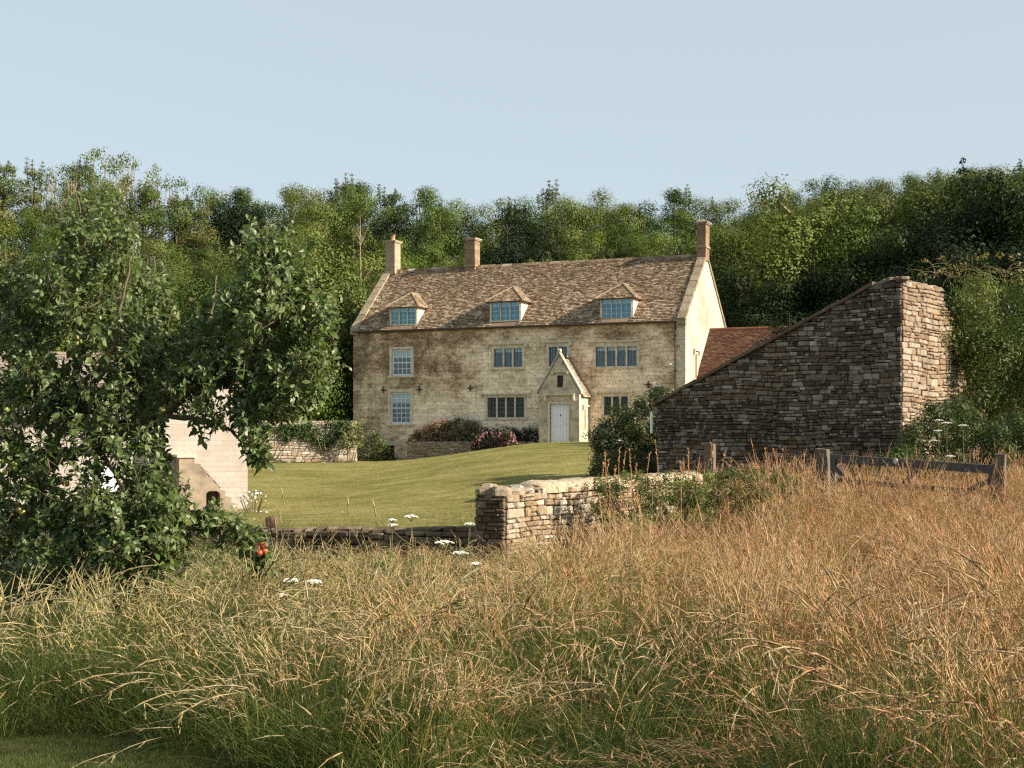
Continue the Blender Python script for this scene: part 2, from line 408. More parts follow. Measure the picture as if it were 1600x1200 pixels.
def one_stone(mb, P0, u, n, x0, x1, z0, z1, d, col, rg, rr=1.0):
    w, h = x1 - x0, z1 - z0
    if w < .02 or h < .015: return
    j = min(w, h) * .16 * rr
    c = min(w, h) * .3
    ring = [(x0 + c*rg.random(), z0), (x1 - c*rg.random(), z0), (x1, z0 + c*rg.random()), (x1, z1 - c*rg.random()),
            (x1 - c*rg.random(), z1), (x0 + c*rg.random(), z1), (x0, z1 - c*rg.random()), (x0, z0 + c*rg.random())]
    ring = [(a + rg.uniform(-j, j) * .5, b + rg.uniform(-j, j) * .5) for a, b in ring]
    cx, cz = (x0 + x1) / 2, (z0 + z1) / 2
    vs = []
    ins = min(.02, min(w, h) * .22)
    tx, tz = rg.uniform(-.25, .25) * d, rg.uniform(-.35, .15) * d
    for k, (dd, sh) in enumerate(((-.03, 0), (d * .62, 0), (d, ins))):
        for a, b in ring:
            sx = (a - cx); sz = (b - cz)
            fx = 1 - 2 * sh / w; fz = 1 - 2 * sh / h
            e = 0 if k == 0 else tx * sx / w + tz * sz / h + rg.uniform(-.12, .12) * d
            vs.append(P0 + u * (cx + sx * fx) + n * (dd + e) + Vector((0, 0, cz + sz * fz)))
    fs = [tuple(range(16, 24))]
    for k in (0, 8):
        for i in range(8): fs.append((k + i, k + (i + 1) % 8, k + 8 + (i + 1) % 8, k + 8 + i))
    # orientation: u x z should match n
    if u.cross(Vector((0, 0, 1))).dot(n) < 0: fs = [tuple(reversed(f)) for f in fs]
    mb.add(vs, fs, col)

def vary(rg, c, a, b):
    k = rg.uniform(a, b); return tuple(v * k for v in c)
def pal_from(cols, var=.15):
    def f(rg, x, z):
        c = rg.choice(cols); k = 1 + rg.uniform(-var, var); return tuple(v * k for v in c)
    return f
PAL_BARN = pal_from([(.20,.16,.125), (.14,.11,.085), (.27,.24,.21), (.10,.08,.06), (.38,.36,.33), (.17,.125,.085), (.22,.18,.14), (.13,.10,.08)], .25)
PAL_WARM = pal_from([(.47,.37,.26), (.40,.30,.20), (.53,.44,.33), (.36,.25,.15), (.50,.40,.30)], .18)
PAL_DRY = pal_from([(.43,.35,.25), (.50,.42,.31), (.36,.27,.17), (.56,.50,.41), (.41,.30,.18), (.30,.23,.155)], .22)
PAL_LOW = pal_from([(.18,.13,.09), (.13,.095,.065), (.24,.18,.12)], .2)

def slates(mb, O, u, v, nrm, L, H, w=(.18, .34), h0=.20, h1=.11, th=.022, pal=None, inside=None, seed=0, jit=.01):
    """courses of roof slates: O lower left corner, u along the eave, v up the slope; courses diminish"""
    rg = random.Random(seed); O = Vector(O); u = Vector(u).normalized(); v = Vector(v).normalized(); nrm = Vector(nrm).normalized()
    y = -.04
    while y < H:
        h = h0 + (h1 - h0) * max(0, y / H); x = -rg.uniform(0, w[1])
        while x < L:
            ww = rg.uniform(*w); a, b = max(x, 0), min(x + ww, L); x += ww
            if b - a < .02: continue
            if inside and not inside((a + b) / 2, y + h * .5): continue
            hh = min(h * 1.25, H - y + .03); g = .004
            t0 = th * rg.uniform(.7, 1.5); t1 = .004; sag = rg.uniform(-jit, jit)
            y0 = y + sag
            P = [O + u*(a+g) + v*y0 + nrm*.0, O + u*(b-g) + v*(y0 + rg.uniform(-.3, .3)*jit) , O + u*(b-g) + v*(y0+hh), O + u*(a+g) + v*(y0+hh)]
            off = rg.uniform(-.3, .3) * th
            T = [P[0] + nrm*(t0+.012+off), P[1] + nrm*(t0+.012-off), P[2] + nrm*t1, P[3] + nrm*t1]
            mb.add([P[0], P[1], T[0], T[1], T[2], T[3]], [(2,3,4,5), (0,1,3,2), (0,2,5), (1,4,3)], pal(rg, x, y))
        y += h
PAL_SLATE = pal_from([(.37,.27,.17), (.30,.215,.13), (.44,.34,.225), (.20,.135,.08), (.56,.47,.36), (.26,.18,.11)], .17)
PAL_TILE = pal_from([(.14,.072,.045), (.11,.055,.035), (.17,.095,.06), (.09,.05,.038)], .2)

def wall_with_holes(mb, x0, x1, z0, z1, holes, y=0, rev=.22, c=(1,1,1)):
    """front wall in the plane y facing -y, with rectangular openings and reveals going inwards"""
    xs = sorted({x0, x1, *[h[0] for h in holes], *[h[1] for h in holes]}); zs = sorted({z0, z1, *[h[2] for h in holes], *[h[3] for h in holes]})
    for i in range(len(xs) - 1):
        for k in range(len(zs) - 1):
            cx, cz = (xs[i] + xs[i+1]) / 2, (zs[k] + zs[k+1]) / 2
            if any(h[0] < cx < h[1] and h[2] < cz < h[3] for h in holes): continue
            mb.add([(xs[i], y, zs[k]), (xs[i+1], y, zs[k]), (xs[i+1], y, zs[k+1]), (xs[i], y, zs[k+1])], [(0,1,2,3)], c)
    for a, b, d, e in holes:
        mb.add([(a,y,d),(b,y,d),(b,y,e),(a,y,e),(a,y+rev,d),(b,y+rev,d),(b,y+rev,e),(a,y+rev,e)], [(0,4,5,1),(1,5,6,2),(2,6,7,3),(3,7,4,0)], c)

# ------------------------------------------------------------------ the farmhouse (local frame: x along the facade, y inwards, z up)
TH = math.radians(22.7); UX = Vector((math.cos(TH), -math.sin(TH), 0)); UY = Vector((math.sin(TH), math.cos(TH), 0))
HA = Vector((.12196 * 71, 71, 0)); HL = 18.86; HD = 8.0; H0 = HA - UX * HL
ZE = 5.86; ZR = 9.45; PITCH = math.atan2(ZR - ZE, HD / 2)
def fx(px, off=0.0):
    """distance along the facade (set back by off) that is seen at column px"""
    k = (px - 800) / F; b = H0 + UY * off
    return (k * b.y - b.x) / (UX.x - k * UX.y)
def fz(px, py, off=0.0):
    p = H0 + UY * off + UX * fx(px, off); return (HOR - py) * p.y / F

house = empty("farmhouse", (H0.x, H0.y, 0), -TH)
tag(house, "long two storey stone farmhouse with stone slate roof, three chimneys and three dormers", "house")

def hbuild(mb, name, mat, parent=None, smooth=False): return mb.build(name, mat, parent or house, smooth)

WINS = [  # name, x0px, x1px, ytop, ybot, lights, hood(x0,x1,y), kind
    ("m", 772, 816, 544.5, 573.5, 3, (761, 823, 536)),
    ("m", 858, 886, 542, 572, 2, (849, 893, 533)),
    ("m", 931, 995, 541.5, 572.5, 4, (918, 1005, 532)),
    ("m", 762, 819, 621, 652, 4, (751, 828, 614.5)),
    ("m", 944, 981, 619.5, 649, 3, (931, 988, 611.5)),
    ("s", 612.5, 642.5, 546.5, 587, 4, None),
    ("s", 610.5, 641.5, 613, 662, 6, None)]
holes = []
for w in WINS:
    _, a, b, t, d, n, hd = w
    xm = (a + b) / 2; holes.append((fx(a), fx(b), fz(xm, d), fz(xm, t)))
cel = (fx(588), fx(616), -1.9, fz(600, 696))
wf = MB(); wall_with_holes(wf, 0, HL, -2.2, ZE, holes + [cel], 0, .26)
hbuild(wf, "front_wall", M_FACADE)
# gables: right one sunlit, left one hidden; rear wall
def gable(x, flip):
    mb = MB(); pts = [(x, 0.02, -2.2), (x, HD, -2.2), (x, HD, ZE - .02), (x, HD/2, ZR + .05), (x, 0.02, ZE)]
    if flip: pts = pts[::-1]
    mb.prism(pts, (.35 if flip else -.35, 0, 0)); return mb
gr = hbuild(gable(HL, False), "gable_wall", M_GABLE); gl = hbuild(gable(0, True), "gable_wall", M_GABLE)
mb = MB(); mb.box(.35, HL - .35, HD - .3, HD, -2.2, ZE); hbuild(mb, "rear_wall", M_FACADE)
mb = MB(); mb.box(.35, HL-.35, 1.6, 1.7, -2.1, ZE); mb.box(.35, HL-.35, .3, 1.6, 1.85, 2.0); hbuild(mb, "interior_partition", M_INT)
# cellar door in the low opening
mb = MB()
for i in range(9):
    zc = cel[2] + .1 + i * .16
    mb.box(cel[0]+.02, cel[1]-.02, .2, .23 + .01*(i % 2), zc, zc + .145, (1,1,1))
hbuild(mb, "cellar_shutter", plain_mat("dark_shutter", (.07,.045,.03), .8))
mb = MB(); mb.box(cel[0]-.12, cel[1]+.2, -.035, .1, cel[3], cel[3]+.22); hbuild(mb, "lintel", M_DRESS)

def pane_grid(mb, x0, x1, z0, z1, nx, nz, y, t=.012):
    for i in range(1, nx): x = x0 + (x1-x0)*i/nx; mb.box(x-t/2, x+t/2, y-.012, y, z0, z1)
    for i in range(1, nz): z = z0 + (z1-z0)*i/nz; mb.box(x0, x1, y-.010, y-.002, z-t/2, z+t/2)

def mullion_window(x0, x1, z0, z1, n, hood, blind=True, glass=M_GLASS):
    e = hbuild_frame = MB(); p = .025; s = .15
    e.box(x0-s, x0, -p, .12, z0-.02, z1); e.box(x1, x1+s, -p, .12, z0-.02, z1)
    e.box(x0-s, x1+s, -p-.002, .12, z1, z1+s*.9); e.box(x0-s-.03, x1+s+.03, -p-.03, .12, z0-.14, z0)
    w = (x1 - x0) / n; mw = .085
    for i in range(1, n): x = x0 + w*i; e.box(x-mw/2, x+mw/2, -.005, .12, z0, z1)
    fr = hbuild(e, "window", M_DRESS)
    g = MB(); l = MB(); b = MB()
    for i in range(n):
        a0 = x0 + w*i + (mw/2 if i else 0); a1 = x0 + w*(i+1) - (mw/2 if i < n-1 else 0)
        j1, j2 = R.uniform(0, .012), R.uniform(0, .03); gm = MB(); gm.add([(a0, .105, z0), (a1, .105+j1, z0), (a1, .105+j1+j2, z1), (a0, .105+j2, z1)], [(0,1,2,3)]); gm.build("pane", glass, fr)
        pane_grid(l, a0, a1, z0, z1, 3 if w > .42 else 2, 4, .103)
        if i == 0 or True: l.box(a0, a0+.02, .085, .104, z0, z1); l.box(a1-.02, a1, .085, .104, z0, z1)
        if blind: b.box(a0, a1, .13, .135, z1 - (z1-z0)*.2, z1)
    l.build("leading", M_LEAD, fr)
    if blind: b.build("blind", M_BLIND, fr)
    if hood:
        hx0, hx1, hz = hood; h = MB()
        h.box(hx0, hx1, -.13, 0, hz-.07, hz); h.box(hx0, hx0+.11, -.12, 0, hz-.24, hz-.07); h.box(hx1-.11, hx1, -.12, 0, hz-.24, hz-.07)
        h.box(hx0+.11, hx1-.11, -.028, 0, z1+s*.9, hz-.07)
        h.build("hood_mould", M_DRESS, fr)
    return fr
def sash_window(x0, x1, z0, z1, rows):
    e = MB(); s = .15
    e.box(x0-s, x0, -.02, .1, z0, z1+.02); e.box(x1, x1+s, -.02, .1, z0, z1+.02); e.box(x0-s, x1+s, -.022, .1, z1+.02, z1+.16)
    e.box(x0-.24, x1+.24, -.12, .1, z0-.1, z0)
    fr = hbuild(e, "window", M_DRESS)
    f = MB(); t = .065
    f.box(x0, x0+t, .06, .14, z0, z1); f.box(x1-t, x1, .06, .14, z0, z1); f.box(x0+t, x1-t, .06, .14, z1-t, z1); f.box(x0+t, x1-t, .058, .14, z0, z0+t*1.3)
    zm = (z0+z1)/2; f.box(x0+t, x1-t, .07, .13, zm-.025, zm+.025)
    pane_grid(f, x0+t, x1-t, z0+t, zm-.02, 4, rows//2, .115, .026); pane_grid(f, x0+t, x1-t, zm+.02, z1-t, 4, rows//2, .095, .026)
    f.build("sash_frame", M_WHITE, fr)
    for a, b, yy in ((z0+t, zm, .117), (zm, z1-t, .097)):
        g = MB(); g.add([(x0+t, yy, a), (x1-t, yy, a), (x1-t, yy, b), (x0+t, yy, b)], [(0,1,2,3)]); g.build("pane", M_GLASS, fr)
    b = MB(); b.box(x0+t, x1-t, .15, .155, z1 - (z1-z0)*.32, z1-t); b.build("blind", M_BLIND, fr)
for i, (w, h) in enumerate(zip(WINS, holes)):
    k, a, b, t, d, n, hd = w
    if k == "m":
        xm = (a + b) / 2
        mullion_window(h[0], h[1], h[2], h[3], n, (fx(hd[0]), fx(hd[1]), fz(xm, hd[2])), blind=(i in (0, 2)), glass=M_GLASSD if i in (3, 4) else M_GLASS)
    else: sash_window(h[0], h[1], h[2], h[3], n)
# cross-shaped tie plates
for px, py in ((599, 609), (655.5, 608.5), (735, 606.5), (1013, 601)):
    x, z = fx(px), fz(px, py); m = MB(); m.box(x-.16, x+.16, -.035, 0, z-.035, z+.035); m.box(x-.035, x+.035, -.04, 0, z-.17, z+.17)
    m.rock(x, -.04, z, .05, .03, .05, 3); hbuild(m, "tie_plate", plain_mat("rusty_iron_%d" % int(px), (.10,.055,.05), .8))
# quoins, plinth band
q = MB(); rq = random.Random(3); z = -1.4
while z < ZE - .3:
    h = rq.uniform(.26, .36); l = rq.choice((.28, .5)); q.box(HL - l, HL + .004, -.008, .02, z + .008, z + h - .008, (1,1,1)); z += h
hbuild(q, "quoins", M_DRESS)
# --- main roof
nF = Vector((0, -math.sin(PITCH), math.cos(PITCH))); vF = Vector((0, math.cos(PITCH), math.sin(PITCH))); SL = (HD/2) / math.cos(PITCH)
DORM = [  # window front px x0,x1, y top, y bottom, roof eave px x0,x1,y, peak px y
    (610, 651.5, 480.5, 506.5, 606, 656, 478, 452), (766.5, 813.5, 471.5, 500.5, 764, 817, 470.5, 445), (939, 988, 466.5, 497, 936, 991, 465.5, 438)]
dorms = []
for a, b, t, d, e0, e1, ey, pk in DORM:
    off = .12; x0, x1 = fx(a, off), fx(b, off); xm = (a + b) / 2
    dorms.append((x0, x1, fz(xm, d, off), fz(xm, t, off), fx(e0, 0), fx(e1, 0)))
rb = MB()
rb.prism([(.3, -.16, ZE - .16*math.tan(PITCH) + .02), (.3, HD/2, ZR), (.3, HD + .16, ZE - .16*math.tan(PITCH)), (.3, HD + .16, ZE - .16*math.tan(PITCH) - .08), (.3, HD/2, ZR - .12), (.3, -.12, ZE - .2)], (HL - .6, 0, 0), (.3,.22,.15))
def in_main(xl, yl):
    x = .3 + xl; yy = -.18 + yl * math.cos(PITCH)
    for (x0, x1, z0, z1, e0, e1) in dorms:
        if x0 + .05 < x < x1 - .05 and -.3 < yy < .9: return False
    return True
slates(rb, Vector((.3, -.18, ZE - .18*math.tan(PITCH) + .03)), (1,0,0), vF, nF, HL - .6, SL + .24, (.09,.22), .135, .08, .028, PAL_SLATE, in_main, 5, .014)
slates(rb, Vector((HL - .3, HD + .18, ZE - .18*math.tan(PITCH) + .03)), (-1,0,0), Vector((0, -math.cos(PITCH), math.sin(PITCH))), Vector((0, math.sin(PITCH), math.cos(PITCH))), HL - .6, SL + .2, (.35,.6), .26, .2, .024, PAL_SLATE, None, 6)
roof = hbuild(rb, "roof", M_SLATE)
rd = MB(); x = .35; rr = random.Random(9)
while x < HL - .35:
    w = min(rr.uniform(.4, .62), HL - .3 - x); dz = rr.uniform(-.012, .012)
    rd.prism([(x, HD/2-.17, ZR-.10+dz), (x, HD/2-.03, ZR+.075+dz), (x, HD/2+.03, ZR+.075+dz), (x, HD/2+.17, ZR-.10+dz)], (w-.012, 0, 0), PAL_SLATE(rr, 0, 0)); x += w
rd.build("ridge_tiles", M_COPING, roof)
# gable copings: raked slabs with kneelers
def coping(xc, seed):
    rg = random.Random(seed); m = MB(); n = 9
    for side in (0, 1):
        for i in range(n):
            t0, t1 = i / n, (i + 1) / n - .006
            def P(t, dz): 
                y = t * HD/2 - .22 * (1 - t); z = ZE + (ZR - ZE) * t - .22 * (1-t) * math.tan(PITCH)
                if side: y = HD - y
                return (y, z + dz)
            c = vary(rg, (.40, .33, .23), .8, 1.1); k = rg.uniform(-.012, .012)
            (ya, za), (yb, zb_) = P(t0, .19 + k), P(t1, .19 + k); (yc, zc), (yd, zd) = P(t1, -.03), P(t0, -.03)
            m.prism([(xc-.22, ya, za), (xc-.22, yb, zb_), (xc-.22, yc, zc), (xc-.22, yd, zd)], (.44, 0, 0), c)
    m.prism([(xc-.22, -.2, ZE-.34), (xc-.22, .1, ZE-.34), (xc-.22, .1, ZE-.05), (xc-.22, -.24, ZE-.20)], (.44, 0, 0), (.42,.35,.25))
    return hbuild(m, "gable_coping", M_COPING)
coping(HL - .16, 1); coping(.16, 2)
# gutter and downpipe
g = MB(); g.tube([(.1, -.2, ZE-.20), (HL-.45, -.2, ZE-.17)], .06, 8)
hbuild(g, "gutter", M_GUTTER)
g = MB(); g.tube([(HL-.5, -.2, ZE-.2), (HL-.5, -.08, ZE-.5), (HL-.5, -.08, -1)], .045, 8)
for z in (ZE-.9, 3.2, 1.4): g.box(HL-.57, HL-.43, -.13, 0, z, z+.05)
hbuild(g, "downpipe", M_GUTTER)
al = MB(); al.rock(HL-.75, -.08, 3.55, .09, .07, .06, 4); hbuild(al, "floodlight", M_WHITE)
# chimneys
def chimney(xc, yc, w, d, z0, z1, band, pot=None, hip=False, dark=False):
    m = MB(); rg = random.Random(int(xc * 10)); z = z0; base = (.40,.33,.24) if not dark else (.27,.19,.12)
    while z < z1 - .01:
        h = min(rg.uniform(.2, .3), z1 - z); c = vary(rg, base, .85, 1.15)
        m.box(xc-w/2, xc+w/2, yc-d/2, yc+d/2, z + .002, z + h, c); z += h
    if band: m.box(xc-w/2-.05, xc+w/2+.05, yc-d/2-.05, yc+d/2+.05, band-.05, band+.05, (.40,.32,.22))
    m.box(xc-w/2-.10, xc+w/2+.10, yc-d/2-.10, yc+d/2+.10, z1, z1+.07, (.42,.35,.25)); m.box(xc-w/2-.06, xc+w/2+.06, yc-d/2-.06, yc+d/2+.06, z1-.06, z1-.002, (.40,.33,.24))
    if hip:
        a, b = w/2+.08, d/2+.08
        m.add([(xc-a,yc-b,z1+.07),(xc+a,yc-b,z1+.07),(xc+a,yc+b,z1+.07),(xc-a,yc+b,z1+.07),(xc,yc,z1+.26)], [(0,1,4),(1,2,4),(2,3,4),(3,0,4)], (.36,.28,.19))
    o = hbuild(m, "chimney", stone_mat("chimney_stone_%d" % int(xc), (.55,.5,.42), (.10,.06,.035), .15, .45 if dark else .2))
    if pot:
        p = MB(); p.tube([(xc,yc,z1+.07),(xc,yc,z1+.12),(xc,yc,z1+.34),(xc,yc,z1+.37),(xc,yc,z1+.40)], [.17,.13,.115,.15,.15], 12); p.build("chimney_pot", M_POT, o, True)
        p = MB(); p.tube([(xc,yc,z1+.40),(xc,yc,z1+.47),(xc,yc,z1+.5)], [.16,.19,.10], 12); p.build("pot_cowl", M_DARK, o, True)
yc = HD/2
def zc_at(px, py): return fz(px, py, yc)
chimney(fx(614, yc), yc, .60, .72, ZR-.5, zc_at(614, 379), zc_at(614, 428), pot=True)
chimney(fx(738, yc), yc, .62, .70, ZR-.4, zc_at(738, 375), zc_at(738, 416), dark=True)
chimney(HL-.16, yc, .46, .74, ZR-.3, zc_at(1096, 350), zc_at(1096, 387), hip=True, dark=True)
# small gable window
def gbox(m, y0, y1, z0, z1, p, c=(1,1,1)): m.box(HL, HL+p, y0, y1, z0, z1, c)
m = MB(); gbox(m, 1.55, 1.68, 2.9, 4.15, .03); gbox(m, 2.12, 2.25, 2.9, 4.15, .03); gbox(m, 1.5, 2.3, 4.15, 4.3, .034); gbox(m, 1.42, 2.38, 4.3, 4.4, .14); gbox(m, 1.42, 1.5, 4.1, 4.3, .12); gbox(m, 2.3, 2.38, 4.1, 4.3, .12); gbox(m, 1.5, 2.3, 2.8, 2.9, .05)
gw = hbuild(m, "slit_window", M_DRESS)
m = MB(); m.box(HL+.002, HL+.01, 1.68, 2.12, 2.9, 4.15); m.build("pane", plain_mat("gable_pane", (.25,.17,.10), .4), gw)

# --- dormers
for (x0, x1, z0, z1, e0, e1) in dorms:
    y0 = .10; ov = .14
    tz = math.tan(PITCH); zroof = lambda y: ZE + y * tz
    d = MB()
    # cheeks and front frame surround
    yb0 = y0; yb1 = (z1 + .1 - ZE) / tz
    root = None
    d.box(x0-.06, x1+.06, y0+.06, y0+.12, z0-.3, z0-.07); root = hbuild(d, "dormer", M_DRESS)
    for xx, w in ((x0 - .04, .08), (x1 - .04, .08)):
        d = MB(); d.prism([(xx, y0, z0-.05), (xx, yb1, z1+.06), (xx, y0, z1+.06)], (w, 0, 0), (1,1,1)); d.build("cheek", M_DRESS, root)
    f = MB(); n = 3; t = .06; w = (x1 - x0 - .1) / n; a = x0 + .05
    f.box(x0-.03, x1+.03, y0-.03, y0+.06, z0-.07, z0); f.box(x0-.03, x1+.03, y0-.03, y0+.06, z1, z1+.05)
    for i in range(n + 1): f.box(a + w*i - t/2, a + w*i + t/2, y0-.025, y0+.05, z0, z1)
    f.build("window_frame", M_DRESS, root)
    l = MB(); b = MB()
    for i in range(n):
        p0, p1 = a + w*i + t/2, a + w*(i+1) - t/2
        j1, j2 = R.uniform(0, .012), R.uniform(0, .02); g = MB(); g.add([(p0, y0+.03, z0), (p1, y0+.03+j1, z0), (p1, y0+.03+j1+j2, z1), (p0, y0+.03+j2, z1)], [(0,1,2,3)]); g.build("pane", M_GLASSB, root)
        pane_grid(l, p0, p1, z0, z1, 2, 4, y0+.026, .014); b.box(p0, p1, y0+.05, y0+.055, z1-(z1-z0)*.26, z1)
    l.build("leading", M_WHITE, root); b.build("blind", M_BLIND, root)
    bk = MB(); bk.box(x0+.05, x1-.05, y0+.9, y0+.92, z0, z1); bk.build("room_behind", M_INT, root)
    # hipped roof
    zt = z1 + .03; xm = (x0 + x1) / 2; xa, xb = x0 - .20, x1 + .20; hw = (xb - xa) / 2; rise = .82; zp = zt + rise
    yf = y0 - .20; yp = yf + hw * 1.15; yr = (zp - ZE) / tz + .1; yev = (zt - ZE) / tz + .12
    A = Vector((xa, yf, zt)); B = Vector((xb, yf, zt)); Pk = Vector((xm, yp, zp)); Rg = Vector((xm, yr, zp)); EA = Vector((xa, yev, zt)); EB = Vector((xb, yev, zt))
    r = MB(); r.add([A, B, Pk, Rg, EA, EB, A-Vector((0,0,.05)), B-Vector((0,0,.05)), EA-Vector((0,0,.05)), EB-Vector((0,0,.05))], [(0,1,2), (1,5,3,2), (0,2,3,4), (0,6,7,1), (1,7,9,5), (6,8,9,7), (4,8,6,0)], (.3,.22,.15))
    def hipface(P0, P1, apexes, seed):
        uu = (P1 - P0); L = uu.length; uu.normalize(); ap = apexes[0]; vv = (ap - P0) - uu * (ap - P0).dot(uu); Hh = vv.length; vv.normalize(); nn = uu.cross(vv).normalized()
        poly = [(0, 0), (L, 0)] + [((q - P0).dot(uu), (q - P0).dot(vv)) for q in apexes]
        def ins(x, y):
            c = False; j = len(poly) - 1
            for i in range(len(poly)):
                xi, yi = poly[i]; xj, yj = poly[j]
                if (yi > y) != (yj > y) and x < (xj - xi) * (y - yi) / (yj - yi) + xi: c = not c
                j = i
            return c
        slates(r, P0 - vv * .03, uu, vv, nn, L, Hh, (.1, .2), .12, .09, .02, PAL_SLATE, ins, seed, .006)
    hipface(A, B, [Pk], 21); hipface(B, EB, [Rg, Pk], 22); hipface(EA, A, [Pk, Rg], 23)
    r.build("dormer_roof", M_SLATE, root)
    hh = MB()
    for P, Q in ((A, Pk), (B, Pk), (Pk, Rg)): hh.tube([P + Vector((0,0,.035)), Q + Vector((0,0,.035))], .035, 5, (.40,.32,.22))
    hh.build("hip_tiles", M_COPING, root)

# --- porch
pd = 1.55
def pfx(px): return fx(px, -pd)
def pfz(px, py): return fz(px, py, -pd)
px0, px1 = pfx(842), pfx(905); pz = pfz(873, 612); pa = pfz(873, 556); pmid = (px0 + px1) / 2
dx0, dx1, dz1 = pfx(859.5), pfx(889), pfz(874, 631); dz0 = -.42
wx0, wx1, wz0, wz1 = pfx(870), pfx(879.7), pfz(875, 605), pfz(875, 586.5)
po = MB()
po.prism([(px0, 0, -1.2), (px0, -pd+.3, -1.2), (px0, -pd+.3, pz), (px0, 0, pz)], (.3, 0, 0)); po.prism([(px1-.3, 0, -1.2), (px1-.3, -pd+.3, -1.2), (px1-.3, -pd+.3, pz), (px1-.3, 0, pz)], (.3, 0, 0))
wall_with_holes(po, px0, px1, -1.2, pz, [(dx0, dx1, dz0, dz1)], -pd, .2)
po.add([(px1, -pd, -1.2), (px1, -pd+.3, -1.2), (px1, -pd+.3, pz), (px1, -pd, pz)], [(0,1,2,3)]); po.add([(px0, -pd, -1.2), (px0, -pd+.3, -1.2), (px0, -pd+.3, pz), (px0, -pd, pz)], [(3,2,1,0)])
# front gable triangle with the little window hole
tri = [(px0, -pd, pz), (wx0, -pd, pz), (wx0, -pd, wz0), (wx0, -pd, wz1), (pmid, -pd, wz1), (pmid, -pd, pa), ]
po.add(tri, [(0,1,2,3,4,5)]); tri2 = [(px1, -pd, pz), (wx1, -pd, pz), (wx1, -pd, wz0), (wx1, -pd, wz1), (pmid, -pd, wz1), (pmid, -pd, pa)]
po.add(tri2, [(5,4,3,2,1,0)]); po.add([(wx0, -pd, pz), (wx1, -pd, pz), (wx1, -pd, wz0), (wx0, -pd, wz0)], [(0,1,2,3)])
for a, b in (((wx0, wz0), (wx0, wz1)), ((wx0, wz1), (wx1, wz1)), ((wx1, wz1), (wx1, wz0)), ((wx1, wz0), (wx0, wz0))):
    po.add([(a[0], -pd, a[1]), (b[0], -pd, b[1]), (b[0], -pd+.2, b[1]), (a[0], -pd+.2, a[1])], [(0,1,2,3)])
porch = hbuild(po, "porch", plain_mat("porch_limestone", (.50,.425,.31), .92, 3.5, .45, .012))
m = MB(); m.box(wx0, wx1, -pd+.18, -pd+.19, wz0, wz1); m.build("pane", M_DARK, porch)
nb = 6; m = MB()
for i in range(nb):
    a = dx0 + (dx1-dx0)*i/nb; m.box(a+.006, a + (dx1-dx0)/nb - .006, -pd+.10, -pd+.15, dz0, dz1)
m.box(dx0, dx1, -pd+.13, -pd+.16, dz0, dz1); m.build("door", M_WHITE, porch)
m = MB(); m.rock((dx0+dx1)/2+.03, -pd+.08, dz0+1.42, .035, .03, .035, 1); m.build("door_knob", M_DARK, porch)
m = MB(); s = .13
m.box(dx0-s, dx0, -pd-.02, -pd+.1, -.9, dz1); m.box(dx1, dx1+.02, -pd-.012, -pd+.1, -.9, dz1); m.box(dx0-s, dx1+.06, -pd-.022, -pd+.1, dz1, dz1+.1)
hx0, hx1, hz = pfx(851), pfx(898), pfz(874, 615)
m.box(hx0, hx1, -pd-.13, -pd, hz-.08, hz); m.box(hx0, hx0+.12, -pd-.12, -pd, hz-.36, hz-.08); m.box(hx1-.12, hx1, -pd-.12, -pd, hz-.36, hz-.08)
m.build("hood_mould", M_DRESS, porch); m = MB()
hx0, hx1, hz = pfx(862.5), pfx(888), pfz(875, 580)
m.box(hx0, hx1, -pd-.09, -pd, hz-.06, hz); m.box(hx0, hx0+.09, -pd-.08, -pd, hz-.16, hz-.06); m.box(hx1-.09, hx1, -pd-.08, -pd, hz-.16, hz-.06)
m.build("hood_mould", M_DRESS, porch)
m = MB(); m.box(dx0-.25, dx1+.25, -pd-.5, -pd+.12, dz0-.3, dz0-.02); m.build("doorstep", M_DRESS, porch)
# side window of the porch
m = MB(); m.box(px1, px1+.03, -1.02, -.9, .3, 1.32); m.box(px1, px1+.03, -.62, -.5, .3, 1.32); m.box(px1, px1+.032, -1.02, -.5, 1.32, 1.45); m.box(px1, px1+.13, -1.12, -.4, 1.45, 1.54); m.box(px1, px1+.12, -1.12, -1.03, 1.3, 1.45)
m.build("side_window", M_DRESS, porch); m = MB(); m.box(px1+.002, px1+.012, -.9, -.62, .3, 1.32); m.build("pane", plain_mat("side_pane", (.30,.21,.13), .4), porch)
# roof and coping of the porch
rp = math.atan2(pa - pz, pmid - px0); r = MB(); Ls = (pmid - px0) / math.cos(rp)
pzr = pa - .12
for sgn in (1, -1):
    ue = Vector((0, sgn, 0)); O = Vector((px1 + .12, -pd + .28, pz - .12*math.tan(rp) - .04)) if sgn > 0 else Vector((px0 - .12, -.0, pz - .12*math.tan(rp) - .04))
    vv = Vector((-sgn*math.cos(rp), 0, math.sin(rp))); nn = Vector((sgn*math.sin(rp), 0, math.cos(rp)))
    L = pd - .28
    r.add([O, O+ue*L, O+ue*L+vv*(Ls+.1), O+vv*(Ls+.1)], [(0,1,2,3)], (.3,.2,.12))
    slates(r, O, ue, vv, nn, L, Ls + .1, (.12,.25), .14, .10, .02, PAL_WARM, None, 31 + sgn, .006)
r.build("porch_roof", M_SLATE, porch)
m = MB()
for sgn in (1, -1):
    X0 = px1 + .10 if sgn > 0 else px0 - .10; n = 5
    for i in range(n):
        t0, t1 = i/n, (i+1)/n - .01; xa = X0 + (pmid - X0)*t0; xb = X0 + (pmid - X0)*t1; za = pz - .1 + (pa + .08 - pz + .1)*t0; zb2 = pz - .1 + (pa + .08 - pz + .1)*t1
        m.prism([(xa, -pd-.03, za), (xb, -pd-.03, zb2), (xb, -pd-.03, zb2+.15), (xa, -pd-.03, za+.15)], (0, .34, 0), (.62,.55,.45))
